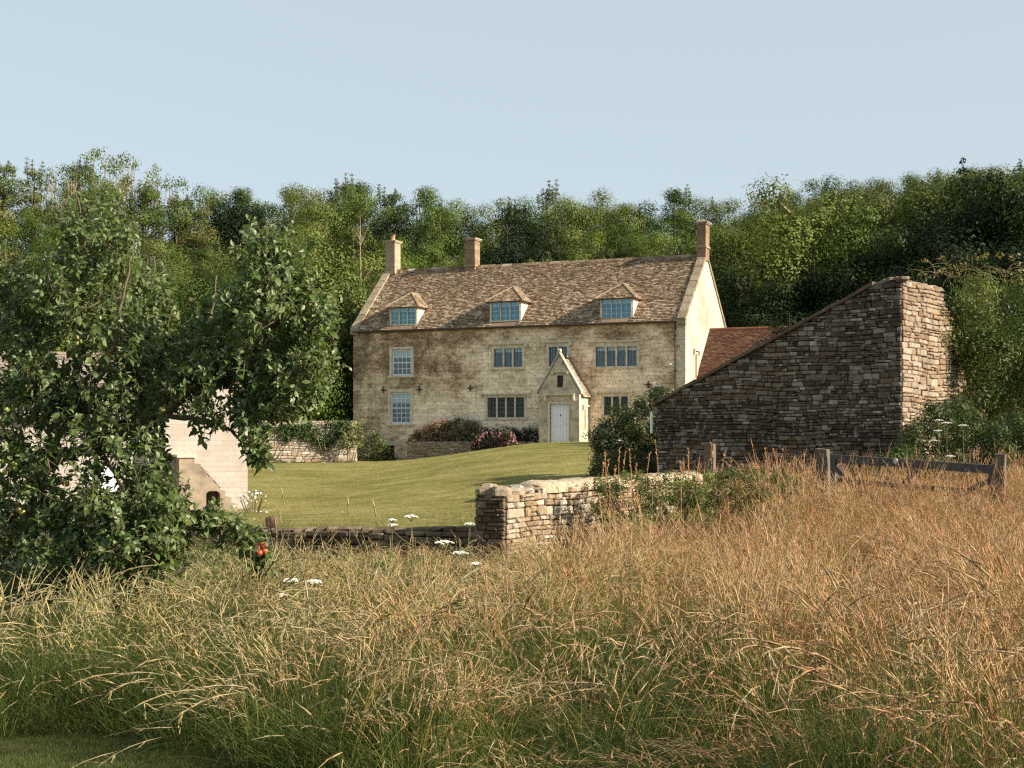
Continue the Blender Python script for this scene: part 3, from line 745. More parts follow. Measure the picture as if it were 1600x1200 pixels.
m.build("porch_coping", M_COPING, porch)
for q_ in ((-pd+.12, pa+.26, 8), (-.25, pa+.02, 9)): m = MB(); m.rock(pmid, q_[0], q_[1], .09, .15, .12, q_[2], (.55,.48,.38)); m.build("finial", M_COPING, porch)

# --- low annex with tiled roof beyond the gable
m = MB(); ax0, ax1 = HL + .002, HL + 9.5; ay0, ay1, aze, azr = 2.1, 7.3, 2.95, 5.55; aym = (ay0 + ay1) / 2
m.prism([(ax0, ay0, -2), (ax0, ay1, -2), (ax0, ay1, aze), (ax0, aym, azr-.05), (ax0, ay0, aze)], (ax1-ax0, 0, 0)); annex = hbuild(m, "annex", M_GABLE)
ap = math.atan2(azr-aze, aym-ay0); m = MB()
for sg in (1, -1):
    O = Vector((ax0+.0, ay0-.15, aze-.15*math.tan(ap)+.04)) if sg > 0 else Vector((ax1, ay1+.15, aze-.15*math.tan(ap)+.04))
    uu = Vector((sg, 0, 0)); vv = Vector((0, sg*math.cos(ap), math.sin(ap))); nn = Vector((0, -sg*math.sin(ap), math.cos(ap))); Ls = (aym-ay0+.15)/math.cos(ap)
    m.add([O, O+uu*(ax1-ax0), O+uu*(ax1-ax0)+vv*Ls, O+vv*Ls], [(0,1,2,3)], (.14,.07,.04))
    slates(m, O, uu, vv, nn, ax1-ax0, Ls, (.15,.17), .105, .105, .016, PAL_TILE, None, 41, .003)
m.tube([(ax0, aym, azr+.03), (ax1, aym, azr+.03)], .09, 8, (.22,.10,.055)); m.build("annex_roof", M_TILE, annex)

# ------------------------------------------------------------------ the stone barn end on the right
PHI = math.radians(36); BC = at(1409, 680, 34.0); BC.z = 0
bu = Vector((-math.cos(PHI), math.sin(PHI), 0)); bn = Vector((-math.sin(PHI), -math.cos(PHI), 0)); bs = Vector((math.sin(PHI), math.cos(PHI), 0))
BW = 6.72
def barn_top(t): return 3.75 if t < .35 else (3.75 - .11 * (t-.35)/.35 if t < .7 else 3.64 - (3.64 - .86) * (t - .7) / (BW - .7))
barn = empty("stone_barn", BC)
tag(barn, "dark rubble stone lean-to barn with a sloping verge and tall broken sunlit side wall", "barn")
def bl(o): o.parent = barn; return o
m = MB(); ts = [0, .35, .7, BW]
core = [Vector((0,0,-2.3))] + [bu*t + Vector((0,0,barn_top(t)-.03)) for t in ts] + [bu*BW + Vector((0,0,-2.3))]
m.prism([p + bn*(-.02) for p in core], -bn*.5, (.05,.037,.026))
doorh = [(5.18, 5.62, -3, -.52)]
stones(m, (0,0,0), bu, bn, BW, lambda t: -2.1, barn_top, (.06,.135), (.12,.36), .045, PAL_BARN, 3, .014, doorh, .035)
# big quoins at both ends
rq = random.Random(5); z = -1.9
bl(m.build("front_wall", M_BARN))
m = MB()
def side_top(s): return float(np.interp(s, [0, 2.75, 2.95, 3.35, 3.6, 4.1, 4.6, 5.2, 6.4], [3.72, 3.70, 3.35, 3.15, 2.5, 2.1, 1.5, 1.2, .6]))
for a, b in ((.55, 2.7), (2.7, 3.3), (3.3, 3.7), (3.7, 4.4), (4.4, 5.2), (5.2, 6.4)):
    tp = side_top(b) - .03
    m.prism([bs*a + Vector((0,0,-2.3)) + bu*.03, bs*b + Vector((0,0,-2.3)) + bu*.03, bs*b + Vector((0,0,tp)) + bu*.03, bs*a + Vector((0,0,tp)) + bu*.03], bu*.5, (.22,.17,.11))
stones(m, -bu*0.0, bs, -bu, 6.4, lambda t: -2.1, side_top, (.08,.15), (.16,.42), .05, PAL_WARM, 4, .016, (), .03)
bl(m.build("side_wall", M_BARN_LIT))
m = MB()  # verge coping up the slope and over the top
pts = [(.0, barn_top(0)), (.35, barn_top(.35)), (.7, barn_top(.7))] + [(.7 + (BW + .15 - .7)*i/14, 3.64 - (3.64-.86)*((.7 + (BW+.15-.7)*i/14) - .7)/(BW-.7)) for i in range(1, 15)]
rg = random.Random(2)
for (t0, z0), (t1, z1) in zip(pts[2:-1], pts[3:]):
    k = rg.uniform(-.01, .01); a = bu*t0 + Vector((0,0,z0-.02+k)); b = bu*(t1-.01) + Vector((0,0,z1-.02+k)); hh = Vector((0,0,.085))
    m.prism([a + bn*.09, b + bn*.09, b + bn*.09 + hh, a + bn*.09 + hh], -bn*.55, vary(rg, (.17,.125,.09), .8, 1.1))
for i in range(5):
    t = .05 + i*.15; m.rock(*(bu*t + bn*(-.2) + Vector((0,0,barn_top(t)+.0))), .13, .30, .06, 50+i, (.30,.23,.15), -PHI)
for i in range(11):
    s_ = .3 + i*.26; m.rock(*(bs*s_ + bu*.25 + Vector((0,0,3.72))), .26, .17, .06 + .02*rg.random(), 70+i, (.40,.32,.22), -PHI + 1.57)
bl(m.build("verge_coping", M_COPING))
m = MB()  # roof sheet falling to the left behind the verge
a = bu*.5 + Vector((0,0,3.62)) - bn*.45; b = bu*(BW+.2) + Vector((0,0,.80)) - bn*.45; vv = (a - b); Ls = vv.length; vv.normalize(); uu = -bn
m.add([b, b + uu*5.2, a + uu*5.2, a], [(0,1,2,3)], (.2,.15,.1)); slates(m, b, -bn, vv, (uu.cross(vv)) if uu.cross(vv).z > 0 else -(uu.cross(vv)), 5.2, Ls, (.2,.34), .2, .16, .022, PAL_SLATE, None, 77)
bl(m.build("roof", M_SLATE))
m = MB(); a = bu*BW - bn*.02
m.prism([a + Vector((0,0,-2.3)), a - bn*5 + Vector((0,0,-2.3)), a - bn*5 + Vector((0,0,.72)), a + Vector((0,0,.72))], -bu*.5, (.12,.09,.065))
stones(m, a - bn*5, bn, bu, 5, lambda t: -2.1, lambda t: .78, (.08,.15), (.2,.4), .04, PAL_BARN, 6)
bl(m.build("low_side_wall", M_BARN))
m = MB(); p = bu*(BW+.12) + bn*.12; m.tube([p + Vector((0,0,.62)), p + Vector((0,0,.05))], .035, 6); bl(m.build("overflow_pipe", M_WHITE))
m = MB(); p0 = bu*5.18; m.prism([p0 + Vector((0,0,-2)) + bn*.01, p0 + bu*.44 + Vector((0,0,-2)) + bn*.01, p0 + bu*.44 + Vector((0,0,-.52)) + bn*.01, p0 + Vector((0,0,-.52)) + bn*.01], -bn*.02); bl(m.build("doorway", M_INT))

# ------------------------------------------------------------------ low field walls
W0 = Vector((-.094, 21.0, 0)); W1 = Vector((3.75, 28.1, 0)); wd = (W1 - W0); WL = wd.length; wd.normalize(); wnm = Vector((wd.y, -wd.x, 0))
def wall_top(t): return -.86 if t < 1.15 else (-.80 + .0 * t)
dry = empty("dry_stone_wall", W0); tag(dry, "sunlit pale dry stone field wall with rounded mortar cap and broken near pier", "stone wall")
m = MB()
m.prism([Vector((0,0,-2.4)) - wnm*.03, wd*WL + Vector((0,0,-2.2)) - wnm*.03, wd*WL + Vector((0,0,-.82)) - wnm*.03, wd*1.1 + Vector((0,0,-.84)) - wnm*.03, wd*1.1 + Vector((0,0,-.93)) - wnm*.03, Vector((0,0,-.93)) - wnm*.03], -wnm*.44, (.20,.15,.09))
stones(m, (0,0,0), wd, wnm, WL, lambda t: -2.2, wall_top, (.06,.12), (.11,.30), .055, PAL_DRY, 11, .010, (), .02, 1.3)
stones(m, -wnm*.5, wnm, -wd, .5, lambda t: -2.2, lambda t: -.93, (.07,.13), (.14,.28), .06, PAL_LOW, 12, .012)  # dark palette puts the pier end's shade into its stones
stones(m, wd*WL - wnm*.5, -wd, -wnm, WL, lambda t: -2.2, wall_top, (.07,.13), (.16,.38), .05, PAL_DRY, 13)
o = m.build("wall_face", M_DRY, dry)
m = MB(); rg = random.Random(8)  # loose capstones on the pier
for i, (t, s_, sx, sy, sz) in enumerate(((.12,.13,.17,.15,.10), (.16,.38,.17,.15,.12), (.5,.16,.2,.17,.075), (.52,.40,.17,.12,.085), (.9,.22,.2,.2,.07), (1.12,.42,.16,.12,.09))):
    p = wd*t - wnm*s_ + Vector((0,0,-.93 + sz*.8)); m.rock(p.x, p.y, p.z, sx, sy, sz, 20+i, PAL_DRY(rg, 0, 0), rg.uniform(0, 1))
m.build("capstones", M_DRY, dry)
m = MB(); n = 46; sec = 9; vs = []; fs = []
for i in range(n + 1):
    t = 1.15 + (WL - 1.15) * i / n
    for j in range(sec):
        a = math.pi * j / (sec - 1); w = .30 * (1 + .06*math.sin(i*.7)); hgt = .115 * (1 + .10*math.sin(i*.53+1))
        if i == 0: w *= .8; hgt *= .6
        rr_ = 1 + rg.uniform(-.13, .13)
        vs.append(wd*(t + rg.uniform(-.02,.02)) - wnm*.24 + wnm*(w*math.cos(a)*rr_) + Vector((0,0,-.835 + hgt*math.sin(a)**.7*rr_ if 0 < j < sec-1 else -.90)))
for i in range(n):
    for j in range(sec-1): fs.append((i*sec+j, i*sec+j+1, (i+1)*sec+j+1, (i+1)*sec+j))
fs.append(tuple(range(sec-1, -1, -1))); fs.append(tuple(n*sec + j for j in range(sec))); m.add(vs, fs, (.50,.41,.29))
m.build("mortar_cap", M_COPING, dry, True)

LW0 = Vector((-.47, 21.2, 0)); ld = Vector((-.894, .447, 0)); ln = Vector((-.447, -.894, 0)); LWL = 11.0
low = empty("low_retaining_wall", LW0); tag(low, "low dark stone wall holding up the edge of the lawn", "stone wall")
m = MB(); lt = lambda t: -1.42 - .032*t + .012*math.sin(t*3)
m.prism([Vector((0,0,-2.4)) - ln*.03, ld*LWL + Vector((0,0,-2.4)) - ln*.03, ld*LWL + Vector((0,0,-1.62)) - ln*.03, Vector((0,0,-1.49)) - ln*.03], -ln*.4, (.07,.05,.035))
stones(m, (0,0,0), ld, ln, LWL, lambda t: -2.2, lt, (.07,.13), (.16,.42), .05, PAL_LOW, 15)
for i in range(52):
    t = i*.212 + rg.uniform(-.03,.03); m.rock(*(ld*t - ln*.22 + Vector((0,0,lt(t)+.0))), .14, .24, .045, 90+i, PAL_LOW(rg,0,0), -.46)
m.build("wall_face", M_LOW, low)
p = at(425, 822, 23.0); m = MB(); m.rock(0, 0, 0, .11, .12, .10, 200, (.16,.11,.07)); o = m.build("loose_stone", M_LOW); o.location = (p.x, p.y, -1.40); tag(o, "single dark stone lump lying on top of the low lawn wall", "stone")

# back garden wall left of the house
G0 = at(558, 680, 73.5); G0.z = 0; G1 = at(330, 680, 71.0); G1.z = 0; gd = (G1 - G0); GL = gd.length; gd.normalize(); gn = Vector((gd.y, -gd.x, 0)); gn = gn if gn.y < 0 else -gn
gwall = empty("garden_wall", G0); tag(gwall, "pale coursed stone garden wall with ivy hanging over its top, left of the farmhouse", "stone wall")
m = MB(); gtop = .66
m.prism([Vector((0,0,-2)) - gn*.03, gd*GL + Vector((0,0,-2)) - gn*.03, gd*GL + Vector((0,0,gtop-.06)) - gn*.03, Vector((0,0,gtop-.06)) - gn*.03], -gn*.45, (.40,.33,.25))
stones(m, (0,0,0), gd, gn, GL, lambda t: -1.7, lambda t: gtop, (.11,.2), (.25,.6), .04, pal_from([(.50,.42,.32), (.58,.51,.41), (.45,.34,.24), (.64,.58,.50)], .15), 16, .02)
for i in range(int(GL/.42)): m.rock(*(gd*(i*.42+.2) - gn*.22 + Vector((0,0,gtop+.02))), .23, .28, .06, 300+i, (.42,.35,.26))
m.build("wall_face", M_DRY, gwall)

# raised flower bed wall before the house
bx0, bx1 = fx(636, -1.6), fx(842, -1.6)
bed = empty("flower_bed_wall", house.location, -TH); tag(bed, "low rubble wall of the raised flower bed under the farmhouse windows", "stone wall")
m = MB(); bt = lambda t: fz(700, 691, -1.6)
m.box(bx0, bx1, -1.58, -1.2, -2, bt(0)-.04, (.3,.24,.17)); stones(m, (bx0, -1.6, 0), (1,0,0), (0,-1,0), bx1-bx0, lambda t: -1.9, bt, (.07,.12), (.14,.36), .04, PAL_WARM, 17)
m.box(bx0, bx0+.35, -1.25, -.02, -2, bt(0)-.04, (.3,.24,.17))
for i in range(int((bx1-bx0)/.4)): m.rock(bx0+.2+i*.4, -1.42, bt(0), .2, .2, .04, 400+i, (.36,.30,.22))
m.build("wall_face", M_DRY, bed)
m = MB(); m.box(bx0+.2, bx1, -1.3, -.01, -2, bt(0)-.06); o = m.build("bed_soil", M_SOIL, bed)

# ------------------------------------------------------------------ pale outbuilding behind the apple tree
OR = math.radians(20); OX = Vector((math.cos(OR), math.sin(OR), 0)); P = at(387, 680, 41.0)
WG = 2.35; O0 = P - OX*WG; outb = empty("pale_outbuilding", (O0.x, O0.y, 0), OR)
tag(outb, "pale sunlit ashlar outbuilding with outside stone steps, half hidden behind the apple tree", "outbuilding")
def ashlar(name):
    m, nt, out = newmat(name); tc = N(nt, "ShaderNodeTexCoord"); sp = N(nt, "ShaderNodeSeparateXYZ"); nt.links.new(tc.outputs["Object"], sp.inputs[0])
    cb = N(nt, "ShaderNodeCombineXYZ"); nt.links.new(math_(nt, 'ADD', sp.outputs[0], sp.outputs[1]), cb.inputs[0]); nt.links.new(sp.outputs[2], cb.inputs[1])
    br = N(nt, "ShaderNodeTexBrick"); nt.links.new(cb.outputs[0], br.inputs["Vector"]); br.inputs["Scale"].default_value = 1
    br.inputs["Mortar Size"].default_value = .006; br.inputs["Brick Width"].default_value = .36; br.inputs["Row Height"].default_value = .15; br.offset = .46
    br.inputs["Color1"].default_value = (.37,.33,.285,1); br.inputs["Color2"].default_value = (.43,.39,.345,1); br.inputs["Mortar"].default_value = (.33,.28,.23,1)
    c = mix(nt, ramp(nt, noise(nt, tc.outputs["Object"], .8, 6, .65), [(.5, (0,0,0)), (.75, (.6,.6,.6))]), br.outputs["Color"], (.33,.25,.17))
    principled(nt, out, c, .9, bump(nt, math_(nt, 'ADD', math_(nt, 'MULTIPLY', br.outputs["Fac"], -.5), noise(nt, tc.outputs["Object"], 14, 5)), .4, .015), .15); return m
M_ASH2 = ashlar("outbuilding_ashlar")
m = MB(); zt = 1.62
m.prism([(0, 0, -2.6), (WG, 0, -2.6), (WG, 0, zt-.35), (WG/2+.1, 0, zt+.28), (0, 0, zt)], (0, 4.5, 0)); m.build("gable_wing", M_ASH2, outb)
m = MB(); m.prism([(WG+.08, -.06, zt-.42), (WG+.08, -.06, zt-.31), (WG/2+.1, -.06, zt+.36), (WG/2+.1, -.06, zt+.25)], (0, 4.6, 0), (.4,.32,.22)); m.prism([(-.08, -.06, zt-.03), (WG/2+.1, -.06, zt+.25), (WG/2+.1, -.06, zt+.36), (-.08, -.06, zt+.1)], (0, 4.6, 0), (.4,.32,.22)); m.build("wing_roof", M_SLATE, outb)
m = MB(); m.box(.25, .75, .1, .55, zt-.05, zt+.32, (.5,.42,.32)); m.box(.2, .8, .05, .6, zt+.32, zt+.38, (.42,.33,.23)); m.build("chimney", M_COPING, outb)
m = MB(); m.box(-9, 0, .7, 5, -2.6, .55); m.build("main_wall", M_ASH2, outb)
m = MB(); sl = math.atan2(1.95, 2.2); O = Vector((-9.2, .5, .42)); vv = Vector((0, math.cos(sl), math.sin(sl))); nn = Vector((0, -math.sin(sl), math.cos(sl)))
m.prism([(-9.1, .55, .42), (-9.1, 2.85, 2.46), (-9.1, 5.1, .42)], (9.1, 0, 0), (.3,.25,.2)); slates(m, O, (1,0,0), vv, nn, 9.2, 3.0, (.2,.36), .2, .13, .022, pal_from([(.30,.27,.23), (.38,.34,.29), (.24,.2,.16)], .2), None, 88); m.build("main_roof", M_SLATE, outb)
m = MB(); m.box(-.95, -.35, .66, .72, -.55, .15); w_ = m.build("window", M_DRESS, outb); m = MB(); m.box(-.88, -.42, .65, .67, -.48, .08); m.build("pane", M_DARK, w_)
m = MB(); m.box(-2.0, -1.1, .67, .72, -2.2, -.9); m.build("white_door", M_WHITE, outb)
# outside stair: stepped mass with a kennel opening
st = [(.30, -2.5), (.30, -.62), (.72, -.62), (.72, -.80)]
xs_, zs_ = .72, -.80
for i in range(7):
    st += [(xs_ + .17*(i+1), zs_ - .19*i), (xs_ + .17*(i+1), zs_ - .19*(i+1))]
st += [(xs_ + 1.19, -2.5), (1.42, -2.5), (1.42, -1.62), (1.34, -1.56), (1.12, -1.56), (1.04, -1.62), (1.04, -2.5)]
m = MB(); m.prism([(x, -.95, z) for x, z in st][::1], (0, .75, 0)); m.prism([(x, -.2, z) for x, z in st[:-6]], (0, .2, 0)); stair = m.build("outside_steps", plain_mat("shaded_step_stone", (.30,.235,.17), .92, 2.5, .45, .015), outb)  # steps darker than the wall, their shading put into the stone colour
m = MB(); m.box(.24, .78, -1.0, .0, -.62, -.54); m.build("landing_slab", M_DRESS, stair)
m = MB(); a_, b_ = Vector((.95, -.08, -.85)), Vector((1.55, -.08, -1.5)); m.tube([a_, b_], .022, 6); m.tube([a_, a_+Vector((0,.08,0))], .015, 5); m.tube([b_, b_+Vector((0,.08,0))], .015, 5); m.build("handrail", M_DARK, stair)

# ------------------------------------------------------------------ field gate and posts
def post(px, py, Y, w, rz, h=1.35):
    p = at(px, py, Y); rg = random.Random(int(px)); o = MB(); b = w/2
    n = 5; vs = []; fs = []
    for i in range(n+1):
        z = -h + h*i/n
        for sx, sy in ((-1,-1),(1,-1),(1,1),(-1,1)): vs.append((sx*b*(1+rg.uniform(-.04,.04)), sy*b*(1+rg.uniform(-.04,.04)), z + (rg.uniform(-.02,.02) if i == n else 0)))
    for i in range(n):
        for j in range(4): fs.append((i*4+j, i*4+(j+1)%4, (i+1)*4+(j+1)%4, (i+1)*4+j))
    fs.append((3,2,1,0)); fs.append((n*4, n*4+1, n*4+2, n*4+3)); o.add(vs, fs); ob = o.build("gate_post", M_WOOD); ob.location = p; ob.rotation_euler = (R.uniform(-.02,.02), R.uniform(-.02,.02), rz); return ob
tag(post(1285, 702, 25.0, .20, -.5, 1.7), "thick squared timber gate post at the left hanging end of the field gate", "post")
tag(post(1563, 709, 22.4, .155, -.5, 1.6), "slim squared timber post at the right latch end of the field gate", "post")
tag(post(1109, 694, 27.5, .19, -.42, 1.9), "squat weathered timber post standing in the weeds before the left end of the barn", "post")
GA = at(1299, 716, 24.85); GB = at(1556, 734, 22.45); gv = GB - GA; GLn = math.hypot(gv.x, gv.y); gate = empty("field_gate", (GA.x, GA.y, GA.z), math.atan2(gv.y, gv.x))
tag(gate, "dark timber field gate with long top rail sunk in dry grass", "gate")
sg = gv.z / GLn
def rail(z, name, hh=.10, t=.06, x0=0, x1=GLn, y=0):
    m = MB(); m.prism([(x0, y-t/2, z + sg*x0), (x1, y-t/2, z+sg*x1), (x1, y-t/2, z+hh+sg*x1), (x0, y-t/2, z+hh+sg*x0)], (0, t, 0)); return m.build(name, M_WOODD, gate)
rail(-.07, "top_rail", .14, .075)
for z in (-.42, -.65, -.90, -1.12): rail(z, "rail", .085, .04)
for x in (0.03, GLn-.10, GLn*.5): m = MB(); m.box(x, x+.09, -.06, .06, -1.15+sg*x, -.02+sg*x); m.build("stile", M_WOODD, gate)
for a, b in (((.1, -.15), (1.5, -1.1)), ((GLn-.1, -.18), (GLn-.95, -.62)), ((.75,-1.05),(1.75,-.1)), ((GLn-.95,-.62),(GLn-1.9,-1.1))):
    v = Vector((b[0]-a[0], 0, b[1]-a[1])).normalized(); q = Vector((-v.z, 0, v.x))*.04; A_ = Vector((a[0], -.065, a[1]+sg*a[0])); B_ = Vector((b[0], -.065, b[1]+sg*b[0])); m = MB(); m.prism([A_-q, B_-q, B_+q, A_+q], (0, .03, 0)); m.build("brace", M_WOODD, gate)
m = MB(); m.tube([(1.35, -.075, -.03), (1.35, -.05, -.03)], .045, 12); m.build("round_marker", plain_mat("grey_disc", (.35,.40,.42), .5), gate)

# ------------------------------------------------------------------ foliage generators
def rand_unit(n, rs):
    v = rs.normal(size=(n, 3)); return v / np.linalg.norm(v, axis=1, keepdims=True)
def leaf_quads(C, Nrm, size, rs, aspect=.55, droop=.25):
    """kite-shaped leaf faces folded along the midrib: two triangles-quads per leaf"""
    n = len(C); t = rand_unit(n, rs); t[:, 2] -= droop
    a = np.cross(Nrm, t); a /= np.linalg.norm(a, axis=1, keepdims=True) + 1e-9
    b = np.cross(a, Nrm); s = size[:, None]
    base = C - b * s * .5; tip = C + b * s * .5; w = s * aspect * .5
    fold = Nrm * s * .10
    l = C + a * w - b * s * .05 + fold; r = C - a * w - b * s * .05 + fold
    V = np.stack([base, l, tip, r], 1).reshape(-1, 3); i = np.arange(n) * 4
    Fc = np.stack([i, i+1, i+2, i, i+2, i+3], 1).reshape(-1); return V, Fc, np.full(2*n, 3)
def cloud(clumps, per, size, rs, cols, up=.35, flat=.8, shell=.45, aspect=.55, droop=.25, jit=.55):
    """clumps: (x,y,z,r). leaves gathered near each clump's skin, a little colour per clump"""
    Cs, Ns, Ss, Ks = [], [], [], []
    for (x, y, z, r) in clumps:
        n = max(6, int(per * r * r)); d = rand_unit(n, rs); rad = r * (shell + (1 - shell) * rs.rand(n) ** .6) * (1 + .25 * rs.randn(n).clip(-1.5, 1.5))
        Cs.append(np.array([x, y, z]) + d * rad[:, None] * np.array([1, 1, flat]))
        nn = d * 1.0 + rand_unit(n, rs) * jit; nn[:, 2] += up; Ns.append(nn / np.linalg.norm(nn, axis=1, keepdims=True))
        Ss.append(size * rs.uniform(.6, 1.35, n)); base = np.array(cols[rs.randint(len(cols))]) * rs.uniform(.85, 1.15)
        Ks.append(base[None] * rs.uniform(.75, 1.25, (n, 1)))
    C = np.concatenate(Cs); V, Fc, lt_ = leaf_quads(C, np.concatenate(Ns), np.concatenate(Ss), rs, aspect, droop)
    return V, Fc, lt_, np.repeat(np.concatenate(Ks), 2, axis=0)

G_MID = [(0.0616, 0.0917, 0.0168), (0.0745, 0.1058, 0.0221), (0.0875, 0.1129, 0.0272), (0.0486, 0.0776, 0.0156)]
G_LIME = [(0.0835, 0.1084, 0.0219), (0.1008, 0.1207, 0.0288), (0.0691, 0.0929, 0.0184), (0.1152, 0.1269, 0.0392)]
G_SHADE = [(0.0144, 0.0245, 0.0065), (0.0198, 0.0306, 0.0079), (0.0108, 0.0187, 0.0054)]  # greens lowered to put the hillside's shade into the leaf colour
G_OLIVE = [(0.0991, 0.1105, 0.0295), (0.0805, 0.0971, 0.0248), (0.1238, 0.1239, 0.0443)]

def tree_proto(name, seed, H, Rw, style, cols, leaf=.125, per=800, mat=None, bark=None):
    rs = np.random.RandomState(seed); rg = random.Random(seed); root = empty(name)
    clumps = []; limbs = MB(); top = Vector((rg.uniform(-.3,.3), rg.uniform(-.3,.3), H * .9))
    trunk = [Vector((0,0,-.6)), Vector((rg.uniform(-.1,.1), 0, H*.2)), Vector((rg.uniform(-.25,.25), rg.uniform(-.25,.25), H*.5)), top]
    r0 = .022 * H + .04; limbs.tube(trunk, [r0*1.25, r0, r0*.6, r0*.12], 7)
    def trunk_at(t):
        z = H * t
        for a, b in zip(trunk, trunk[1:]):
            if a.z <= z <= b.z: return a.lerp(b, (z - a.z) / (b.z - a.z))
        return top
    if style == 'round': n, lo, env = 19, .16, lambda t: math.sin(math.pi * (.12 + .80 * t)) ** .6
    elif style == 'tall': n, lo, env = 26, .15, lambda t: (.55 + .45 * math.sin(math.pi * min(1, t * 1.1))) * (1 - .55 * t ** 2)
    elif style == 'spread': n, lo, env = 17, .30, lambda t: math.sin(math.pi * (.25 + .70 * t)) ** .5
    elif style == 'cone': n, lo, env = 46, .12, lambda t: 1.02 - .92 * t
    else: n, lo, env = 32, .05, lambda t: (1 - t * t) ** .45 * .98 + .02
    for i in range(n):
        t = ((i + rg.random()) / n) ** (.85 if style != 'cone' else 1.15); e = env(t) * Rw; a = i * 2.4 + rg.uniform(-.5, .5)
        rad = e * (rg.uniform(.45, 1.0) if rg.random() < .8 else rg.uniform(.05, .5)); z = H * (lo + (1 - lo) * t) - .3
        cr = Rw * (rg.uniform(.30, .50) if style != 'tall' else rg.uniform(.30, .48)) * (.75 if t > .85 else 1) * (.6 if style == 'cone' else 1)
        p = Vector((math.cos(a) * rad, math.sin(a) * rad, z + rg.uniform(-.2, .3))); clumps.append((p.x, p.y, p.z, cr))
        if i % 2 == 0 and rad > .4:
            q = trunk_at(max(.1, min(.88, (z - rad * .55) / H))); m_ = q.lerp(p, .5) + Vector((0, 0, -.12 * rad + rg.uniform(-.15, .15)))
            limbs.tube([q, m_, p], [r0*.34, r0*.2, r0*.06], 5)
    if style in ('tall', 'round'):      # wispy leading shoots break the outline
        for k in range(6 if style == 'tall' else 2):
            a = rg.uniform(0, 6.28); rr = Rw * rg.uniform(0, .55); z = H * rg.uniform(.86, .97); hh = rg.uniform(.5, 1.3)
            limbs.tube([(math.cos(a)*rr, math.sin(a)*rr, z - .6), (math.cos(a)*rr*1.1, math.sin(a)*rr*1.1, z + hh)], [.035, .01], 4)
            for j in range(4): clumps.append((math.cos(a)*rr*1.08, math.sin(a)*rr*1.08, z + hh * j / 3.5, .26 - .04*j))
    V, Fc, lt_, K = cloud(clumps, per, leaf, rs, cols, .30, .62, .66, jit=.40)
    # crown's flying leaves bring the outline apart
    mesh_np("crown", V, Fc, lt_, K, mat or M_LEAF, root); limbs.build("trunk", bark or M_BARK, root, True)
    root["H"] = H
    return root

def bare_proto(name, seed, H, spread, n=26):
    rg = random.Random(seed); root = empty(name); m = MB(); m.tube([(0,0,-.5), (.05,0,H*.5), (0,.05,H)], [.07, .045, .01], 5)
    for i in range(n):
        z = H * rg.uniform(.12, .9); a = rg.uniform(0, 6.28); l = spread * rg.uniform(.4, 1) * (1.1 - z / H)
        p = Vector((0, 0, z)); q = p + Vector((math.cos(a) * l, math.sin(a) * l, l * rg.uniform(.7, 1.8))); mid = p.lerp(q, .5) + Vector((math.cos(a), math.sin(a), -.5)) * .12 * l
        m.tube([p, mid, q], [.03, .02, .007], 4)
        for k in range(3):
            b = mid.lerp(q, rg.random()); m.tube([b, b + Vector((rg.uniform(-.3,.3), rg.uniform(-.3,.3), rg.uniform(.2,.6)))], [.012, .005], 3)
    m.build("branches", M_PALEBARK, root); root["H"] = H; return root

def thicket_proto(name, seed, H):
    """many thin pale upright stems with a thin leafy top"""
    rg = random.Random(seed); rs = np.random.RandomState(seed); root = empty(name); m = MB(); cl = []
    for i in range(34):
        a = rg.uniform(0, 6.28); r = 1.6 * math.sqrt(rg.random()); x, y = math.cos(a)*r, math.sin(a)*r; h = H * rg.uniform(.6, 1); lx, ly = rg.uniform(-.5,.5), rg.uniform(-.4,.4)
        m.tube([(x, y, -.4), (x + lx*.4, y + ly*.4, h*.5), (x + lx, y + ly, h)], [.05, .035, .012], 4)
        for k in range(3):
            z = h * rg.uniform(.4, .95); m.tube([(x+lx*z/h, y+ly*z/h, z), (x+lx*z/h + rg.uniform(-.5,.5), y+ly*z/h + rg.uniform(-.4,.4), z + rg.uniform(.3,.9))], [.02, .007], 3)
        for k in range(3): cl.append((x+lx+rg.uniform(-.4,.4), y+ly, h*rg.uniform(.55, 1.02), rg.uniform(.2,.45)))
    V, Fc, lt_, K = cloud(cl, 300, .135, rs, G_MID + G_OLIVE); mesh_np("crown", V, Fc, lt_, K, M_LEAF, root); m.build("stems", M_PALEBARK, root); root["H"] = H; return root

PROTOS = {
 'round':  [tree_proto("broadleaf_tree", 1, 9, 3.0, 'round', G_MID), tree_proto("broadleaf_tree", 2, 9, 3.3, 'round', G_LIME)],
 'tall':   [tree_proto("ash_tree", 3, 11, 2.1, 'tall', G_OLIVE), tree_proto("ash_tree", 4, 11, 2.3, 'tall', G_MID), tree_proto("ash_tree", 13, 11, 2.0, 'tall', G_LIME)],
 'spread': [tree_proto("spreading_tree", 5, 9, 3.8, 'spread', G_LIME, bark=M_PALEBARK), tree_proto("spreading_tree", 6, 9, 3.5, 'spread', G_OLIVE, bark=M_PALEBARK)],
 'cone':   [tree_proto("conifer_tree", 7, 9, 2.2, 'cone', G_SHADE)],
 'dark':   [tree_proto("shade_dark_tree", 8, 8, 2.8, 'round', G_SHADE), tree_proto("shade_dark_tree", 14, 7, 3.0, 'bush', G_SHADE)],  # trees that carry the slope's shade in their leaf colour
 'bush':   [tree_proto("hazel_bush", 9, 6, 3.0, 'bush', G_LIME), tree_proto("hazel_bush", 10, 6, 3.2, 'bush', G_MID)],
 'bare':   [bare_proto("dead_tree", 11, 9, 1.3)],
 'stems':  [thicket_proto("pale_stemmed_tree", 12, 8)],
}
USED = set(); WOOD = []
